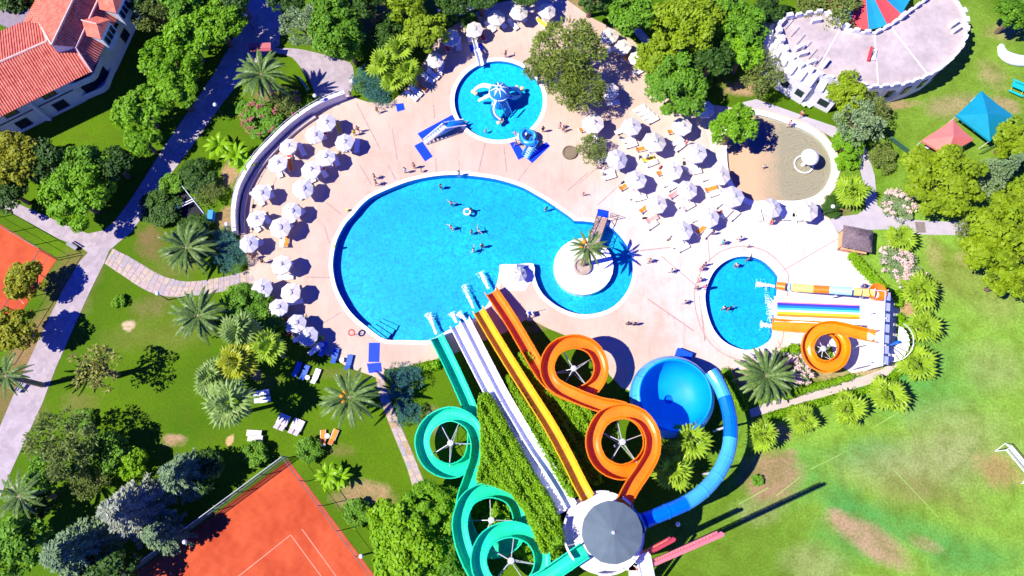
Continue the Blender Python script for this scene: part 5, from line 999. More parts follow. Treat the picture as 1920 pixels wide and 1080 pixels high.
for px, py, lb in ((460,29,'globe lamp in the shade of the top footpath'),(403,196,'globe lamp beside the footpath below the bright trees'),(590,179,'globe lamp at the end of the curved wall handrail'),(659,152,'globe lamp at the forecourt bush'),(823,18,'globe lamp beside the narrow shaded walkway'),(923,975,'globe lamp inside the middle turquoise loop'),(857,1033,'globe lamp left of the lowest turquoise loops'),(677,1043,'globe lamp at the fence of the bottom clay court'),(346,1016,'globe lamp at the court windscreen'),(295,550,'globe lamp beside the flagstone path'),(1562,387,'globe lamp beside the low dark bush'),(1271,983,'globe lamp in the slide tower shadow'),(425,420,'globe lamp beside the pump yard')):
    q = G(px, py, 3.2); o = empty('globe_lamp', (q.x, q.y, 0), 0, lb, 'lamp', 'globe garden lamps'); link('post', pm, o); link('globe', gm, o, (0, 0, 3.2))

# ------------------------------------------------------------------ mats and small play slides
MAT = M('mat_blue_vinyl', (.0, .045, .62), .5, .06)
def mat_(px, label, z=.06): tag(MB().prism(GP(px), z, z + .05).build('foam_mat', MAT), label, 'mat')
mat_([(783,251),(848,216),(855,228),(793,264)], 'long blue mat beside the dolphin slide'); mat_([(777,274),(792,266),(811,294),(797,303)], 'short blue mat at the foot of dolphin slide stairs'); mat_([(956,269),(968,265),(986,293),(972,300)], 'blue mat left of the snail slide stairs'); mat_([(986,296),(1024,267),(1031,274),(998,306)], 'blue mat right of the snail slide stairs'); mat_([(742,196),(756,194),(759,206),(745,210)], 'small blue mat at the foot shower'); mat_([(692,643),(712,643),(711,679),(691,679)], 'long blue mat beside the pool steps'); mat_([(688,682),(714,680),(716,697),(692,700)], 'blue mat at the garden path start'); mat_([(879,85),(903,82),(906,94),(883,98)], 'blue mat at the top of octopus pool'); mat_([(1121,392),(1141,396),(1140,409),(1119,405)], 'blue mat at the island bridge')
PLB = M('play_blue', (.01, .20, .62), .25, .1, .8, spec=.5); PLW = M('play_white', (.80, .82, .86), .25, .05, spec=.5); PLY = M('play_yellow', (.75, .52, .25), .4, .15)
def stair(o, a, b_, w, n, m_, g0, nm='step'):
    for k in range(n): q = a.lerp(b_, (k + .5) / n) - g0; d = (b_ - a); MB().box((0, 0, 0), (d.xy.length / n * .8, w, .07), math.atan2(d.y, d.x)).build(nm, m_, o, q)
def small_slide(name, label, hi, lo, foot, zt, w, m1, m2):
    g0 = G(*hi); o = empty(name, g0, 0, label, 'play slide'); top = G(hi[0], hi[1], zt)
    flume(o, g0, [(hi[0], hi[1], zt), ((hi[0] * .6 + lo[0] * .4), (hi[1] * .6 + lo[1] * .4), zt * .6), ((hi[0] * .25 + lo[0] * .75), (hi[1] * .25 + lo[1] * .75), zt * .25), (lo[0], lo[1], .2)], prof(w, .4), m2, 1.5, .3)
    f = G(*foot); stair(o, f + Vector((0, 0, .1)), top, w * .75, 8, m2, g0); d = (top - f); s_ = Vector((-d.y, d.x, 0)).normalized()
    for sg in (-1, 1): MB().beam(f + s_ * sg * w * .45 + Vector((0, 0, .3)) - g0, top + s_ * sg * w * .45 + Vector((0, 0, .35)) - g0, .07, .4).build('stringer', m2, o)
    return o, g0, top, f
# dolphin slide: arched blue body under the chute
o, g0, top, f = small_slide('dolphin_slide', 'blue and white dolphin shaped slide into the octopus pool', (834,238), (870,232), (797,268), 2.0, .85, PLB, PLW)
dd = (top - f); dd.z = 0; dd.normalize(); L = []
for t, z, r in ((-2.6,.1,.05),(-1.9,.45,.4),(-1.1,.85,.62),(-.3,1.2,.72),(.6,1.25,.66),(1.4,.95,.5),(2.1,.65,.32),(2.7,.45,.12)): L.append((dd * t + Vector((dd.y, -dd.x, 0)) * .75 + Vector((0, 0, z)), r))
MB().tube([a for a, _ in L], [r for _, r in L], 12).build('dolphin_body', PLB, o, smooth=True)
MB().add([dd * -.2 + Vector((dd.y, -dd.x, 0)) * .75 + Vector((0, 0, 1.8)), dd * .5 + Vector((dd.y, -dd.x, 0)) * .75 + Vector((0, 0, 1.8)), dd * -.5 + Vector((dd.y, -dd.x, 0)) * .8 + Vector((0, 0, 2.5)), dd * -.1 + Vector((dd.y, -dd.x, 0)) * .83 + Vector((0, 0, 1.85))], [(0, 1, 2), (1, 3, 2), (3, 0, 2)]).build('dorsal_fin', PLB, o)
MB().tube([L[-1][0] + dd * -.1, L[-1][0] + dd * .45 - Vector((0, 0, .1))], [.14, .05], 8).build('snout', M('play_red', (.7, .1, .12), .4, .1), o)
small_slide('play_slide', 'small blue and white slide at the top of the octopus pool', (893,92), (902,124), (889,76), 1.4, .6, PLB, PLW)
# snail slide
g0 = G(996, 262); o = empty('snail_slide', g0, 0, 'blue spiral snail slide with stairs on the octopus pool rim', 'play slide')
q0 = G(995, 252, 1.9); sp = []
for k in range(30): a = R(300) - R(15) * k; r_ = 1.25 - .032 * k if k > 12 else 1.25; sp.append(q0 - g0 + Vector((r_ * math.cos(a), r_ * math.sin(a), -.1 - .045 * k)))
MB().tube(sp, [.42 - .006 * k for k in range(30)], 10).build('spiral_shell', PLB, o, smooth=True)
MB().tube([v + Vector((0, 0, .34)) for v in sp[:24]], .14, 8).build('shell_band', M('play_sky', (.03, .40, .80), .3, .08), o, smooth=True)
f = G(985, 295, .1); t_ = G(1003, 262, 1.8); stair(o, f, t_, .8, 9, M('step_pale', (.35, .62, .85), .4, .08), g0)
d = t_ - f; s_ = Vector((-d.y, d.x, 0)).normalized()
for sg in (-1, 1): MB().tube([f + s_ * .5 * sg - g0 + Vector((0, 0, .2)), t_ + s_ * .5 * sg - g0 + Vector((0, 0, .3))], .15, 7).build('stair_side', PLB, o)
flume(o, g0, [(986,257,.9),(978,259,.6),(968,257,.3)], prof(.7, .35), PLW, 1.2, .3, name='chute')
# octopus
g0 = G(937, 175, -.5); g0 = Vector((G(936, 170, 3).x, G(936, 170, 3).y, -.5)); o = empty('octopus_slide', g0, 0, 'blue and white octopus slide standing in the round pool', 'play slide')
MB().lathe([(0, 4.3), (.5, 4.22), (1.0, 3.95), (1.3, 3.5), (1.35, 3.1), (1.2, 2.9)], 20).build('head', PLB, o, smooth=True); MB().tube([(0, 0, 0), (0, 0, 3.2)], [.9, .6], 12).build('body_column', PLB, o)
MB().lathe([(1.25, 3.0), (1.42, 3.02), (1.42, 3.2), (1.25, 3.2)], 20).build('head_band', PLW, o)
for k in range(8):
    a = k * math.pi / 4 + .2; pts_ = [(math.cos(a) * r_, math.sin(a) * r_, z) for r_, z in ((.22, 4.33), (.6, 4.2), (.95, 4.03), (1.15, 3.8))]; MB().tube(pts_, [.12, .09, .06, .05], 6).build('head_stripe', PLW, o)
def arm(px, r0, m_, r1=None): pts_ = catmull([G(*q) - g0 for q in px], .3); n = len(pts_); MB().tube(pts_, [r0 + ((r1 or r0) - r0) * i / (n - 1) for i in range(n)], 9).build('arm', m_, o, smooth=True)
arm([(922,163,2.6),(908,160,2.2),(896,164,1.3),(889,171,.4)], .34, PLW, .24); arm([(920,178,2.3),(910,183,1.5),(898,189,.3)], .32, PLW, .2); arm([(928,186,2.4),(923,202,1.9),(926,215,1.1),(938,226,.3)], .34, PLB, .3); arm([(931,188,2.7),(926,202,2.2),(929,215,1.4),(940,225,.6)], .16, PLW, .16); arm([(950,168,2.4),(962,166,1.8),(972,170,1.1),(974,182,.4)], .36, PLB, .3); arm([(950,178,2.4),(964,184,1.6),(976,178,.4)], .32, PLB, .24)
stair(o, G(956, 217, -.3), G(943, 190, 2.2), .75, 9, PLW, g0)
for sg in (-.5, .5): MB().tube([G(956,217,.2) - g0 + Vector((sg, 0, 0)), G(943,190,2.7) - g0 + Vector((sg, 0, 0))], .1, 7).build('stair_rail', PLB, o)
for px, py in ((887,172),(892,175),(935,230),(941,226),(969,164),(979,166)): MB().lathe([(0, .3), (.26, .2), (.32, 0), (.2, -.2), (0, -.25)], 9).build('arm_tip', PLY, o, G(px, py, .3) - g0)

# mushroom fountain
q = G(1521, 292, 2.5); o = empty('mushroom_fountain', (q.x, q.y, -.3), 0, 'white mushroom fountain in the paddling pool', 'fountain')
MB().lathe([(0, 3.1), (.5, 3.02), (.95, 2.8), (1.18, 2.5), (1.2, 2.38), (1.1, 2.36), (.3, 2.5)], 24).build('cap', WHITE, o, smooth=True); MB().lathe([(.3, 0), (.2, 1.2), (.28, 2.5)], 12).build('stem', WHITE, o); MB().lathe([(1.15, .22), (1.25, .26), (1.35, .23)], 24).build('splash_ring', PLW, o)

# bridge to the island
a, q = G(1129, 408, .9), G(1107, 472, .9); o = empty('footbridge', (a.x, a.y, 0), 0, 'brown timber footbridge with truss rails to the palm island', 'bridge'); A0 = Vector(o.location); d = q - a; L = d.length; dn = d / L; s_ = Vector((-dn.y, dn.x, 0)); PLK = M('bridge_plank', (.40, .27, .22), .8, .22, 3)
n = int(L / .32)
for k in range(n): MB().box((0, 0, 0), (.29, 1.35, .06), math.atan2(d.y, d.x)).build('plank', PLK, o, a + dn * (L * (k + .5) / n) - A0 + Vector((0, 0, .25 * math.sin(math.pi * (k + .5) / n))))
for sg in (-1, 1):
    e = s_ * .72 * sg; top_ = [a + dn * (L * k / 5) + e + Vector((0, 0, 1.0)) - A0 for k in range(6)]; bot = [v - Vector((0, 0, 1.0)) for v in top_]; MB().tube(top_, .05, 6).build('rail', DARK, o)
    for k in range(5): MB().tube([bot[k], top_[k + 1]] if k % 2 == 0 else [top_[k], bot[k + 1]], .04, 5).build('truss_brace', DARK, o)
    for k in range(6): MB().tube([bot[k] - Vector((0, 0, .8)), top_[k]], .045, 5).build('rail_post', DARK, o)
q = G(1150, 410); o = empty('gate_frame', (q.x, q.y, .06), R(-20), 'dark steel gate frame beside the island bridge', 'gate')
for x in (-.5, .5): MB().tube([(x, 0, 0), (x, 0, 1.5)], .04, 5).build('post', DARK, o)
for z in (.2, .85, 1.5): MB().tube([(-.5, 0, z), (.5, 0, z)], .035, 5).build('bar', DARK, o)

# thatched hut
q = G(1610, 446, 2.4); o = empty('thatched_hut', (q.x, q.y, .05), R(-12), 'small hut with grey thatched roof at the deck edge', 'hut'); TH_ = LEAF('thatch_straw', (.15, .11, .13), (.34, .26, .28), .05, .9)
r = [(-1.9, -1.5, 2.0), (1.9, -1.5, 2.0), (1.9, 1.5, 2.0), (-1.9, 1.5, 2.0), (-.9, 0, 3.1), (.9, 0, 3.1)]; MB().add(r, [(0, 1, 5, 4), (1, 2, 5), (2, 3, 4, 5), (3, 0, 4), (3, 2, 1, 0)]).build('roof', M('thatch_base', (.16, .12, .13), .95, .3, 5, bmp=.5), o)
P, T_, B_ = [], [], []
for k in range(1500):
    u, v = random.random(), random.random(); fc = random.random()
    if fc < .4: a_ = Vector(r[0]).lerp(Vector(r[1]), u); c_ = Vector(r[4]).lerp(Vector(r[5]), u)
    elif fc < .8: a_ = Vector(r[3]).lerp(Vector(r[2]), u); c_ = Vector(r[4]).lerp(Vector(r[5]), u)
    elif fc < .9: a_ = Vector(r[1]).lerp(Vector(r[2]), u); c_ = Vector(r[5])
    else: a_ = Vector(r[0]).lerp(Vector(r[3]), u); c_ = Vector(r[4])
    x = a_.lerp(c_, v) + Vector((0, 0, .05)); d = (a_ - c_).normalized(); P.append(x); T_.append(d * random.uniform(.14, .26)); B_.append(d.cross(Vector((random.gauss(0, .3), random.gauss(0, .3), 1))).normalized() * .03)
link('thatch', quad_leaves(np.array(P), np.array(T_), np.array(B_), [TH_], 'thatch'), o)['kind'] = 'stuff'
for x in (-1.6, 1.6):
    for y in (-1.2, 1.2): MB().tube([(x, y, 0), (x, y, 2.1)], .07, 6).build('post', WOODT, o)
MB().box((0, -1.2, .55), (3.0, .12, 1.1)).build('counter_front', M('hut_pink', (.62, .25, .22), .7, .1), o); MB().box((-1.6, 0, .55), (.12, 2.2, 1.1)).build('counter_side', M('hut_wood', (.62, .36, .18), .7, .2), o); MB().box((0, -1.25, 1.12), (3.3, .45, .07)).build('counter_top', M('hut_wood', (.62, .36, .18)), o)

# tents
def tent(label, corners, apex, ze, za, m_, grp=None):
    c4 = [G(x, y, ze) for x, y in corners]; ap = G(*apex, za); ctr = sum(c4, Vector()) / 4; o = empty('tent', (ctr.x, ctr.y, 0), 0, label, 'tent'); O = Vector(o.location)
    for k in range(4):
        a, b_ = c4[k] - O, c4[(k + 1) % 4] - O; m1 = (a + b_) / 2 * .97 + Vector((0, 0, -.02)); m1.z = ze - .05; p_ = ap - O; md = (a + b_ + p_) / 3 - Vector((0, 0, .08))
        MB().add([a, m1, b_, p_, md, a - Vector((0, 0, .3)), m1 - Vector((0, 0, .3)), b_ - Vector((0, 0, .3))], [(0, 1, 4), (1, 2, 4), (2, 3, 4), (3, 0, 4), (0, 5, 6, 1), (1, 6, 7, 2)]).build('roof_panel', m_, o)
        MB().tube([(a.x * .96, a.y * .96, 0), (a.x * .96, a.y * .96, ze)], .05, 6).build('pole', STEEL, o)
tent('teal pyramid tent on the upper right lawn', [(1840,170),(1902,218),(1857,265),(1793,216)], (1852,213), 2.5, 4.6, M('tent_teal', (.0, .27, .40), .7, .08)); tent('coral red pyramid tent beside the teal tent', [(1787,224),(1826,262),(1775,292),(1728,263)], (1788,255), 2.4, 4.0, M('tent_coral', (.80, .20, .17), .7, .06))
for px, py, rz, lb in ((1733,280,25,'white bench under the coral tent edge'),(1815,238,-40,'white bench between the two tents')):
    o = empty('bench', G(px, py), R(rz), lb, 'bench'); MB().box((0, 0, .45), (2.2, .5, .08)).build('seat', PLASTIC, o)
    for x in (-.9, .9): MB().box((x, 0, .21), (.08, .45, .42)).build('leg', PLASTIC, o)
q = [G(1873, 92), G(1876, 103), G(1888, 112), G(1905, 117), G(1925, 118), G(1945, 115)]; o = empty('inflatable_arch', q[0], 0, 'white crescent shaped inflatable lying on the upper lawn', 'inflatable'); pp = catmull(q, .6); n = len(pp)
MB().tube([v - q[0] + Vector((0, 0, .45)) for v in pp], [.42 + .38 * math.sin(math.pi * i / (n - 1)) for i in range(n)], 12).build('body', PLASTIC, o, smooth=True); MB().lathe([(0, .3), (.42, .2), (.42, -.2), (0, -.3)], 10, (0, 0, .45)).build('end_cap', WHITE, o)
def picnic(px, py, rz):
    o = empty('picnic_table', G(px, py), R(rz), 'teal picnic table with bench on the upper right lawn', 'picnic table'); m_ = M('teal_plastic', (.01, .45, .45), .5, .08)
    for k in range(3): MB().box((0, -.28 + .28 * k, .74), (2.0, .25, .06)).build('table_plank', m_, o)
    for y in (-.95, .95): MB().box((0, y, .44), (2.0, .3, .07)).build('bench_plank', m_, o)
    for x in (-.75, .75): MB().box((x, 0, .4), (.09, 2.0, .07)).build('cross_beam', YELL, o); MB().beam((x, -.6, 0), (x, -.1, .72), .08, .08).build('leg', m_, o); MB().beam((x, .6, 0), (x, .1, .72), .08, .08).build('leg', m_, o)
picnic(1905, 168, -28)
# goal
a = G(1866, 846); b_ = G(1916, 906); o = empty('football_goal', a, 0, 'white football goal with net at the edge of the field', 'goal'); d = b_ - a; bk = Vector((-d.y, d.x, 0)).normalized()
if bk.x < 0: bk = -bk
up = Vector((0, 0, 2.1)); GM = M('goal_white', (.82, .82, .85), .4, .05)
for s_ in (Vector(), d): MB().tube([s_, s_ + up], .06, 7).build('goal_post', GM, o); MB().tube([s_ + up, s_ + up + bk * .9, s_ + bk * 1.7, s_], .04, 6).build('side_frame', GM, o)
MB().tube([up, d + up], .06, 7).build('crossbar', GM, o); MB().tube([bk * 1.7, bk * 1.7 + d], .04, 6).build('ground_bar', GM, o); MB().tube([up + bk * .9, up + bk * .9 + d], .04, 6).build('back_bar', GM, o)
b = MB()
for k in range(26): t = d * (k / 25); b.tube([t + up, t + up + bk * .9, t + bk * 1.7], .012, 3, False)
for k in range(12):
    t = k / 11; e = up + bk * .9 * min(1, t * 2.2) if t < .45 else (up + bk * .9).lerp(bk * 1.7, (t - .45) / .55); b.tube([e, e + d], .012, 3, False)
b.build('net', GM, o)
FLN = M('field_chalk', (.26, .42, .09), .9, .2)
fl = empty('field_marking', G(1600, 900, 0), 0, 'faint chalk lines on the football field', kind='structure'); F0 = Vector(fl.location)
for a, q in (((1455,930),(1500,895)),((1520,880),(1580,850)),((1640,800),(1690,770)),((1675,880),(1760,970)),((1385,945),(1440,915))): MB().beam(G(*a, .006) - F0, G(*q, .006) - F0, .10, .006).build('line', FLN, fl)

# benches, bins, pump yard, signs
def bench(px, py, rz, label, m_, z=.04):
    o = empty('bench', G(px, py, z), R(rz), label, 'bench')
    for k in range(3): MB().box((0, -.16 + .16 * k, .45), (1.6, .13, .05)).build('seat_slat', m_, o)
    for k in range(2): MB().box((0, .3, .62 + .16 * k), (1.6, .04, .13)).build('back_slat', m_, o)
    for x in (-.65, .65): MB().box((x, 0, .21), (.07, .42, .42)).build('leg', DARK, o); MB().box((x, .28, .6), (.07, .05, .4)).build('back_post', DARK, o)
bench(138, 463, -30, 'dark bench at the fence beside the path junction', M('bench_grey', (.30, .30, .34), .6, .1)); bench(45, 726, 60, 'dark bench beside the lower footpath', M('bench_grey', (.3, .3, .34)))
q = G(487, 88, 2.2); o = empty('shelter', (q.x, q.y, 0), R(2), 'small shelter with dark red roof beside the footpath', 'shelter'); MB().box((0, .2, 2.2), (3.0, .75, .1), 0, R(14)).build('roof', M('shelter_red', (.42, .10, .12), .6, .1), o); MB().box((0, -.4, 2.1), (3.0, .5, .08), 0, R(-14)).build('roof_flap', M('shelter_red', (.42, .1, .12)), o)
for x in (-1.3, 1.3): MB().box((x, .2, 1.05), (.1, .1, 2.1)).build('post', DARK, o)
MB().box((0, .3, 1.2), (2.6, .05, 1.0)).build('notice_board', M('board_green', (.05, .15, .08), .6, .1), o)
o = empty('waste_bin', G(400, 408), 0, 'blue plastic bin beside the pump yard', 'bin'); MB().box((0, 0, .55), (.6, 1.2, 1.0)).build('body', M('bin_blue', (.02, .20, .62), .4, .1), o); MB().box((0, 0, 1.09), (.66, 1.26, .07)).build('lid', M('bin_lid', (.05, .30, .75), .4, .1), o)
o = empty('blue_sign', G(573, 165), R(-55), 'slim blue sign board beside the forecourt', 'sign'); MB().box((0, 0, 1.1), (2.2, .08, .8)).build('board', M('sign_blue', (.10, .40, .65), .5, .1), o)
for x in (-.9, .9): MB().box((x, 0, .4), (.07, .06, .8)).build('post', DARK, o)
o = empty('pump_yard', G(348, 385), 0, 'dark pump pit with white pipes between clipped bushes', 'pump pit'); O = Vector(o.location)
MB().prism([v - O for v in GP([(322,365),(345,352),(385,400),(362,412),(330,402)])], .01, .05).build('pit_floor', M('pit_dark', (.012, .012, .02), .8, .2), o)
for k in (0, .35): MB().tube([G(332, 391, 1.0) - O + Vector((0, k, 0)), G(365, 376, 1.0) - O + Vector((0, k, 0))], .07, 7).build('pipe', WHITE, o)
MB().tube([G(340, 347, 1.2) - O, G(382, 400, 1.2) - O], .06, 6).build('fence_rail', RAIL, o)
for t in (0, .33, .66, 1): q = G(340, 347, 1.2).lerp(G(382, 400, 1.2), t) - O; MB().tube([(q.x, q.y, 0), q], .05, 5).build('fence_post', RAIL, o)
MB().box((0, 0, .5), (.5, .5, .3)).build('valve', M('valve_blue', (.2, .45, .75), .4, .1), o, G(333, 391, .6) - O)
def low_fence(label, pts, m_, h=1.0):
    P_ = GP(pts); o = empty('low_fence', P_[0], 0, label, 'fence'); O = Vector(P_[0])
    for i in range(len(P_) - 1):
        d = P_[i + 1] - P_[i]; k = max(1, int(d.length / 1.8))
        for j in range(k): MB().tube([P_[i] + d * j / k - O, P_[i] + d * j / k - O + Vector((0, 0, h))], .04, 5).build('post', m_, o); a_ = P_[i] + d * j / k - O; b_ = P_[i] + d * (j + 1) / k - O; MB().add([a_ + Vector((0, 0, .1)), b_ + Vector((0, 0, .1)), b_ + Vector((0, 0, h - .05)), a_ + Vector((0, 0, h - .05))], [(0, 1, 2, 3)]).build('mesh_panel', NETG, o)
        MB().tube([P_[i] - O + Vector((0, 0, h)), P_[i + 1] - O + Vector((0, 0, h))], .035, 5).build('rail', m_, o)
NETG = NETM; GRF = M('green_fence', (.03, .16, .10), .6, .15)
low_fence('low green mesh fence in front of the castle terrace', [(1462,158),(1500,180),(1545,202)], GRF); low_fence('low green mesh fence beside the lane bend', [(1665,262),(1710,296)], GRF); low_fence('low green mesh fence beside the teal tent', [(1835,290),(1862,275)], GRF)
# life buoy stand, rings, guard chair
RG_ = lambda R_, r_, m_, nm: MB().tube([(R_ * math.cos(2 * math.pi * k / 16), R_ * math.sin(2 * math.pi * k / 16), 0) for k in range(17)], r_, 8, False).mesh(nm, m_, True)
o = empty('lifebuoy_stand', G(664, 628, .06), 0, 'red lifebuoy on a post beside the pool steps', 'lifebuoy'); MB().tube([(0, 0, 0), (0, 0, 1.3)], .04, 6).build('post', STEEL, o); link('ring', RG_(.36, .1, M('buoy_red', (.75, .12, .08), .4, .1), 'lifebuoy_ring'), o, (-.05, 0, 1.35), (.3, 0, 0))
for px, py, c_, lb, z in ((600,637,(.45,.55,.03),'yellow green swim ring left of the pool steps',.2),(876,397,(.75,.80,.78),'pale swim ring floating in the large pool',-.05)): q = G(px, py, z); o = link('swim_ring', RG_(.42, .14, M('ring_%d' % px, c_, .35, .1), 'swim_ring'), None, q); tag(o, lb, 'swim ring')
q = G(993, 592, .06); o = empty('lifeguard_chair', q, R(20), 'white lifeguard chair at the deck edge below platform', 'chair'); MB().box((0, 0, 1.2), (.7, .6, .07)).build('seat', WHITE, o); MB().box((-.3, 0, 1.55), (.06, .6, .65)).build('backrest', WHITE, o)
for x in (-.3, .3):
    for y in (-.27, .27): MB().beam((x * 1.4, y * 1.3, 0), (x, y, 1.2), .06, .06).build('leg', WHITE, o)
MB().tube([(.2, .3, 0), (.2, .3, 2.6)], .03, 6).build('flag_pole', STEEL, o)
for px, py, lb in ((628,463,'yellow plastic bollard on the pool coping'),(652,395,'pale yellow plastic bollard higher on pool coping')): tag(MB().lathe([(.16, 0), (.14, .5), (0, .55)], 10).build('bollard', M('boll_yellow', (.65, .75, .1), .5, .1), None, G(px, py, .1)), lb, 'bollard')
# square pool platform
o = empty('pool_platform', G(968, 515), 0, 'square white platform beside the slide ends', kind='structure'); O = Vector(o.location); MB().prism([v - O for v in GP([(938,499),(999,498),(1002,520),(985,545),(950,545),(936,520)])], .06, .14).build('slab', COPE, o)
q = G(976, 505, .2); cb_ = empty('pump_box', (q.x, q.y, .14), 0, 'small dark pump box beside the platform parasol', 'box'); MB().box((0, 0, .35), (.9, .8, .7)).build('body', M('box_navy', (.03, .06, .22), .5, .1), cb_); MB().box((0, 0, .73), (1.0, .9, .06)).build('lid', M('box_lid', (.1, .14, .3), .5, .1), cb_)
# splashes where the slides meet the water
FOAM = M('foam', (.88, .92, .94), .6, .03)
def splash(px, py, dx, dy, label, n=420, w=.10, ln=2.2):
    a = G(px, py, -.05); b_ = G(px + dx, py + dy, -.05); d = (b_ - a); L = d.length; d /= L; s_ = Vector((-d.y, d.x, 0)); b = MB()
    for k in range(n):
        t = random.random() ** 1.3; c_ = a + d * (t * L) + s_ * random.gauss(0, w * (.5 + 2.2 * t * t)) + Vector((0, 0, random.uniform(0, .22) * (1 - t))); r_ = random.uniform(.025, .10) * (1.15 - .6 * t)
        vs_ = [c_ + Vector((r_ * math.cos(q), r_ * math.sin(q), 0)) for q in (0, 1.26, 2.5, 3.77, 5.0)] + [c_ + Vector((0, 0, r_ * .7))]; b.add(vs_, [(0, 1, 5), (1, 2, 5), (2, 3, 5), (3, 4, 5), (4, 0, 5)])
    tag(b.build('foam', FOAM), label, kind='stuff')
for a in ((818,626,-16,-40,'white foam at the end of the turquoise slide'),(856,604,-10,-18,'white foam at the end of left white lane'),(873,600,-14,-14,'white foam at the end of right white lane'),(888,578,-20,-44,'white foam at the end of the yellow slide'),(916,541,-16,-32,'white foam at the end of the orange slide'),(1451,537,-34,-5,'white foam at the end of the striped tube'),(1447,611,-22,-3,'white foam at the end of the amber slide')): splash(*a)
splash(1452, 578, -16, 0, 'wide white foam at the end of the rainbow slide', 420, .8)
# ------------------------------------------------------------------ people
SKIN = M('skin', (.50, .26, .18), .55, .1, 6); SKIN2 = M('skin_pale', (.64, .40, .32), .55, .1, 6); SKIN3 = M('skin_tan', (.32, .16, .10), .55, .1, 6)
def body_mesh(name, pose):
    J = {'pelvis': (0, 0, .96), 'spine': (0, .01, 1.14), 'chest': (0, 0, 1.34), 'neck': (0, 0, 1.48), 'chin': (0, .03, 1.53), 'head': (0, .02, 1.62), 'crown': (0, .0, 1.70)}
    rad = {'pelvis': .14, 'spine': .125, 'chest': .15, 'neck': .055, 'chin': .07, 'head': .085, 'crown': .06}
    E_ = [('pelvis', 'spine'), ('spine', 'chest'), ('chest', 'neck'), ('neck', 'chin'), ('chin', 'head'), ('head', 'crown')]
    for sd, sg in (('L', -1), ('R', 1)):
        ly, ky, ay, ey, wy, az = pose.get(sd, (0, .02, 0, -.02, .08, 0)); J.update({'sh' + sd: (sg * .18, 0, 1.40), 'el' + sd: (sg * (.25 + az), ey, 1.14 + az * .8), 'wr' + sd: (sg * (.27 + az * 1.6), wy, .92 + az * 1.6 + abs(wy) * .3), 'hd' + sd: (sg * (.275 + az * 1.8), wy + .03, .85 + az * 1.7 + abs(wy) * .4), 'hip' + sd: (sg * .095, 0, .90), 'kn' + sd: (sg * .105, ky, .50), 'an' + sd: (sg * .11, ay, .09), 'toe' + sd: (sg * .125, ay + .15, .035)})
        rad.update({'sh' + sd: .065, 'el' + sd: .043, 'wr' + sd: .03, 'hd' + sd: .036, 'hip' + sd: .095, 'kn' + sd: .062, 'an' + sd: .042, 'toe' + sd: .035}); E_ += [('chest', 'sh' + sd), ('sh' + sd, 'el' + sd), ('el' + sd, 'wr' + sd), ('wr' + sd, 'hd' + sd), ('pelvis', 'hip' + sd), ('hip' + sd, 'kn' + sd), ('kn' + sd, 'an' + sd), ('an' + sd, 'toe' + sd)]
    ks = list(J); me = bpy.data.meshes.new(name + '_skel'); me.from_pydata([J[k] for k in ks], [(ks.index(a), ks.index(b)) for a, b in E_], []); ob = bpy.data.objects.new('tmp', me); col.objects.link(ob)
    ob.modifiers.new('s', 'SKIN'); sv = me.skin_vertices[0].data
    for i, k in enumerate(ks): sv[i].radius = (rad[k] * (1.15 if k in ('pelvis', 'chest', 'spine') else 1), rad[k]); sv[i].use_root = (k == 'pelvis')
    ss = ob.modifiers.new('d', 'SUBSURF'); ss.levels = 1; ss.render_levels = 1
    dg = bpy.context.evaluated_depsgraph_get(); out = bpy.data.meshes.new_from_object(ob.evaluated_get(dg)); bpy.data.objects.remove(ob); out.name = name
    # five fingers on each hand, a nose and ears, joined into the same skin
    b = MB()
    for sd, sg in (('L', -1), ('R', 1)):
        h = Vector(J['hd' + sd]); f_ = (h - Vector(J['wr' + sd])).normalized()
        for k in range(4): y = (k - 1.5) * .019; b.tube([h + Vector((0, y, 0)) + f_ * .01, h + Vector((-sg * .012, y * 1.15, 0)) + f_ * (.05 - .006 * abs(k - 1.2)), h + Vector((-sg * .03, y * 1.15, 0)) + f_ * (.08 - .01 * abs(k - 1.2))], [.011, .009, .007], 5)
        b.tube([h + Vector((0, .02, 0)) - f_ * .03, h + Vector((-sg * .02, .05, 0)), h + Vector((-sg * .03, .06, 0)) + f_ * .03], [.013, .011, .008], 5)
        b.tube([(sg * .078, 0, 1.60), (sg * .095, -.01, 1.63)], [.018, .012], 5)
    b.tube([(0, .095, 1.63), (0, .125, 1.595)], [.010, .018], 5)
    n0 = len(out.vertices); vs_ = [tuple(v.co) for v in out.vertices] + b.v; fs_ = [tuple(p_.vertices) for p_ in out.polygons] + [tuple(i + n0 for i in f) for f in b.f]
    fin = bpy.data.meshes.new(name); fin.from_pydata(vs_, [], fs_); fin.polygons.foreach_set('use_smooth', [True] * len(fin.polygons)); fin.update(); return fin
POSE = {'stand': body_mesh('person_standing', {}), 'walk': body_mesh('person_walking', {'L': (0, .14, .20, -.12, -.16, 0), 'R': (0, -.02, -.28, .06, .22, 0)}), 'arms': body_mesh('person_arms_out', {'L': (0, .05, .05, .1, .2, .22), 'R': (0, .0, -.05, .1, .2, .22)})}
BODY = {}
HAIRM = {'dark': M('hair_dark', (.02, .014, .012), .6, .2), 'brown': M('hair_brown', (.09, .05, .03), .6, .2), 'fair': M('hair_fair', (.35, .24, .12), .6, .2)}
HAIR = {k: MB().lathe([(0, .125), (.055, .115), (.092, .07), (.102, .01), (.092, -.05), (.06, -.085)], 12).mesh('hair_' + k, v, True) for k, v in HAIRM.items()}
SW = {}
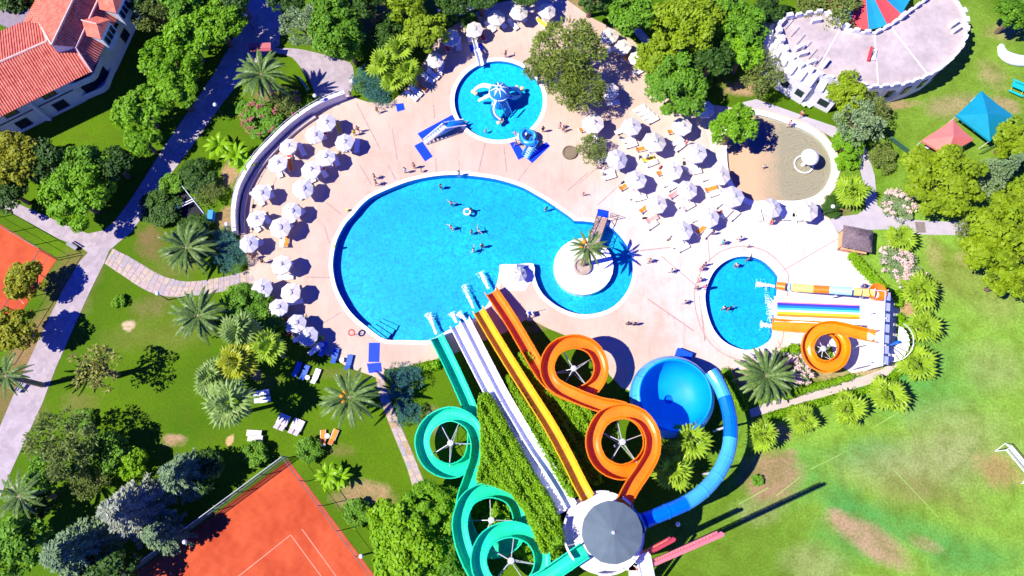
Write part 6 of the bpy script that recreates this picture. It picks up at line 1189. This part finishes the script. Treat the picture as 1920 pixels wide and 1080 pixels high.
def wear(kind, c):
    key = (kind, c)
    if key in SW: return SW[key]
    m_ = M('swimwear_%d' % len(SW), c, .8, .1, 5); b = MB()
    def ell(zs): 
        n = 12; vs_ = []; fs_ = []
        for (z, rx, ry, y) in zs:
            for k in range(n): a = 2 * math.pi * k / n; vs_.append((rx * math.cos(a), y + ry * math.sin(a), z))
        for i in range(len(zs) - 1):
            for k in range(n): fs_.append((i * n + k, i * n + (k + 1) % n, (i + 1) * n + (k + 1) % n, (i + 1) * n + k))
        b.add(vs_, fs_)
    ell([(.80, .205, .15, 0), (.92, .20, .165, 0), (1.03, .185, .16, 0)])
    if kind == 'top': ell([(1.08, .18, .155, 0), (1.25, .205, .17, 0), (1.40, .20, .15, 0), (1.46, .10, .09, 0)])
    SW[key] = b.mesh('swimwear', m_); return SW[key]
def person(px, py, pose, deg, c, label, kind='shorts', skin=SKIN, hair='dark', z=.06, s=1.0, lie=None):
    q = G(px, py, .8 if lie is None and z > -.2 else max(z, 0)); o = empty('person', (q.x, q.y, z), R(deg), label, 'person', None)
    key = (pose, skin.name)
    if key not in BODY: me = POSE[pose].copy(); me.materials.clear(); me.materials.append(skin); BODY[key] = me
    o.scale = (s, s, s)
    if lie: o.rotation_euler = (R(lie), 0, R(deg))
    bd = link('body', BODY[key], o); link('hair', HAIR[hair], o, (0, -.005, 1.645)); link('clothing', wear(kind, c), o)
    return o
RD, NV, BK, YL, WT, PK, TQ = (.6, .05, .05), (.03, .06, .3), (.02, .02, .025), (.8, .6, .05), (.75, .75, .75), (.75, .2, .3), (.03, .4, .5)
ppl = [(657,178,'walk',80,NV,'person in navy clothes at the forecourt gap','top'),(707,207,'walk',20,YL,'person in yellow shorts walking on the upper deck'),(563,219,'stand',200,NV,'person in navy standing beside the curved wall','top'),(671,243,'walk',0,RD,'person in red shorts beside the upper terrace parasols'),(664,249,'stand',30,YL,'person in yellow top beside the upper terrace parasols','top'),(702,331,'walk',90,BK,'person in dark shorts, upper of the pair at pool coping'),(705,343,'walk',90,RD,'person in red swimwear, lower of the pair at pool coping'),(776,311,'stand',160,RD,'person in red swimwear above the large pool'),(789,318,'stand',90,YL,'child in yellow top above the large pool','top',SKIN,'fair'),(759,320,'stand',10,WT,'person in white clothes above the large pool','top'),(860,326,'stand',180,WT,'person in white top sitting at the pool top edge','top'),
 (948,102,'arms',40,PK,'person in pink swimwear on the deck above octopus pool'),(1050,236,'walk',60,PK,'person in pink beside the small sparse tree','top',SKIN2),(1056,242,'walk',200,RD,'person in red swimwear beside the small sparse tree','shorts',SKIN2),(1131,326,'walk',260,TQ,'child in teal shorts below front parasols'),(1094,363,'arms',180,WT,'toddler alone on the deck above the large pool'),(1218,489,'walk',100,BK,'person in black walking right of the island pool ring'),(1258,508,'walk',60,WT,'person in white shorts on the deck towards splash pool','shorts',SKIN2),(1320,496,'stand',200,RD,'tall person in red swimwear beside the splash pool','shorts',SKIN2),(1314,504,'stand',120,PK,'person in pink swimwear beside the splash pool','top',SKIN2),(1311,525,'walk',100,RD,'person in red shorts in the trio at splash pool','shorts',SKIN2),(1306,540,'walk',30,NV,'person in navy shorts in the trio at splash pool'),(1321,538,'walk',150,PK,'person in pink at splash pool coping','top',SKIN2),(1283,567,'walk',70,WT,'person in white shorts below the trio','shorts',SKIN2),(1176,607,'arms',0,BK,'person in black crouching beside the island ring'),(1189,608,'stand',0,BK,'person in black beside the crouching one','top'),
 (1430,314,'walk',200,WT,'child wading in the paddling pool','top',SKIN2,'dark',-.3),(1480,232,'walk',250,PK,'person in pink at the paddling pool rim','top',SKIN2),(1503,214,'walk',300,RD,'person in red on the lane above paddling pool'),(1617,537,'stand',90,NV,'person in navy beside the striped tube entry','top'),(1386,448,'walk',20,WT,'person in white on the bright deck','top'),(1404,461,'stand',20,NV,'child in navy on the bright deck'),(966,249,'arms',170,PK,'child in pink at the snail slide','top',SKIN2),(967,268,'walk',90,BK,'person in black shorts beside the snail slide'),(1018,243,'stand',0,BK,'person in black behind the snail slide','top'),
 (1213,296,'stand',60,TQ,'person in teal top between front parasols','top'),(1287,268,'stand',30,PK,'person in pink seated between back parasols','top'),(474,482,'arms',90,RD,'person in red at the end of flagstone path'),(492,490,'walk',60,BK,'person in black shorts walking off the flagstone path'),(1446,417,'stand',90,RD,'person in red below paddling pool parasol','top'),(1355,455,'walk',90,TQ,'person in teal at the lowest right parasol','top'),(1336,437,'stand',10,NV,'person in navy beside orange towel at lower right parasols','top')]
for a in ppl: person(*a, s=.66 if ('child' in a[5] or 'toddler' in a[5]) else random.uniform(.95, 1.03))
sw = [(826,349,BK,'swimmer nearest the top edge of the large pool'),(846,381,BK,'swimmer left of the floating ring'),(882,393,WT,'swimmer holding the pale swim ring'),(846,426,RD,'lone swimmer in the middle of the large pool'),(884,434,PK,'swimmer in pink in the middle of the large pool'),(897,432,TQ,'swimmer in teal beside the pink one'),(904,460,BK,'dark haired swimmer lower in the large pool'),(888,468,WT,'pale swimmer lowest in the large pool'),(1024,391,WT,'swimmer near the right shore of the large pool'),(911,246,PK,'child in pink wading in the octopus pool'),(1381,497,BK,'swimmer at the top of the splash pool'),(1404,485,PK,'swimmer at the splash pool coping'),(1357,577,WT,'left swimmer of the pair in splash pool'),(1367,578,RD,'right swimmer of the pair in splash pool')]
for i, (px, py, c_, lb) in enumerate(sw): person(px, py, 'arms' if i % 2 else 'stand', random.uniform(0, 360), c_, lb, 'top' if i % 3 == 0 else 'shorts', random.choice([SKIN, SKIN2, SKIN3]), random.choice(['dark', 'brown', 'dark']), -1.1 if px < 1300 and px != 911 else (-1.0 if px != 911 else -.55), .66 if px == 911 else 1.0)
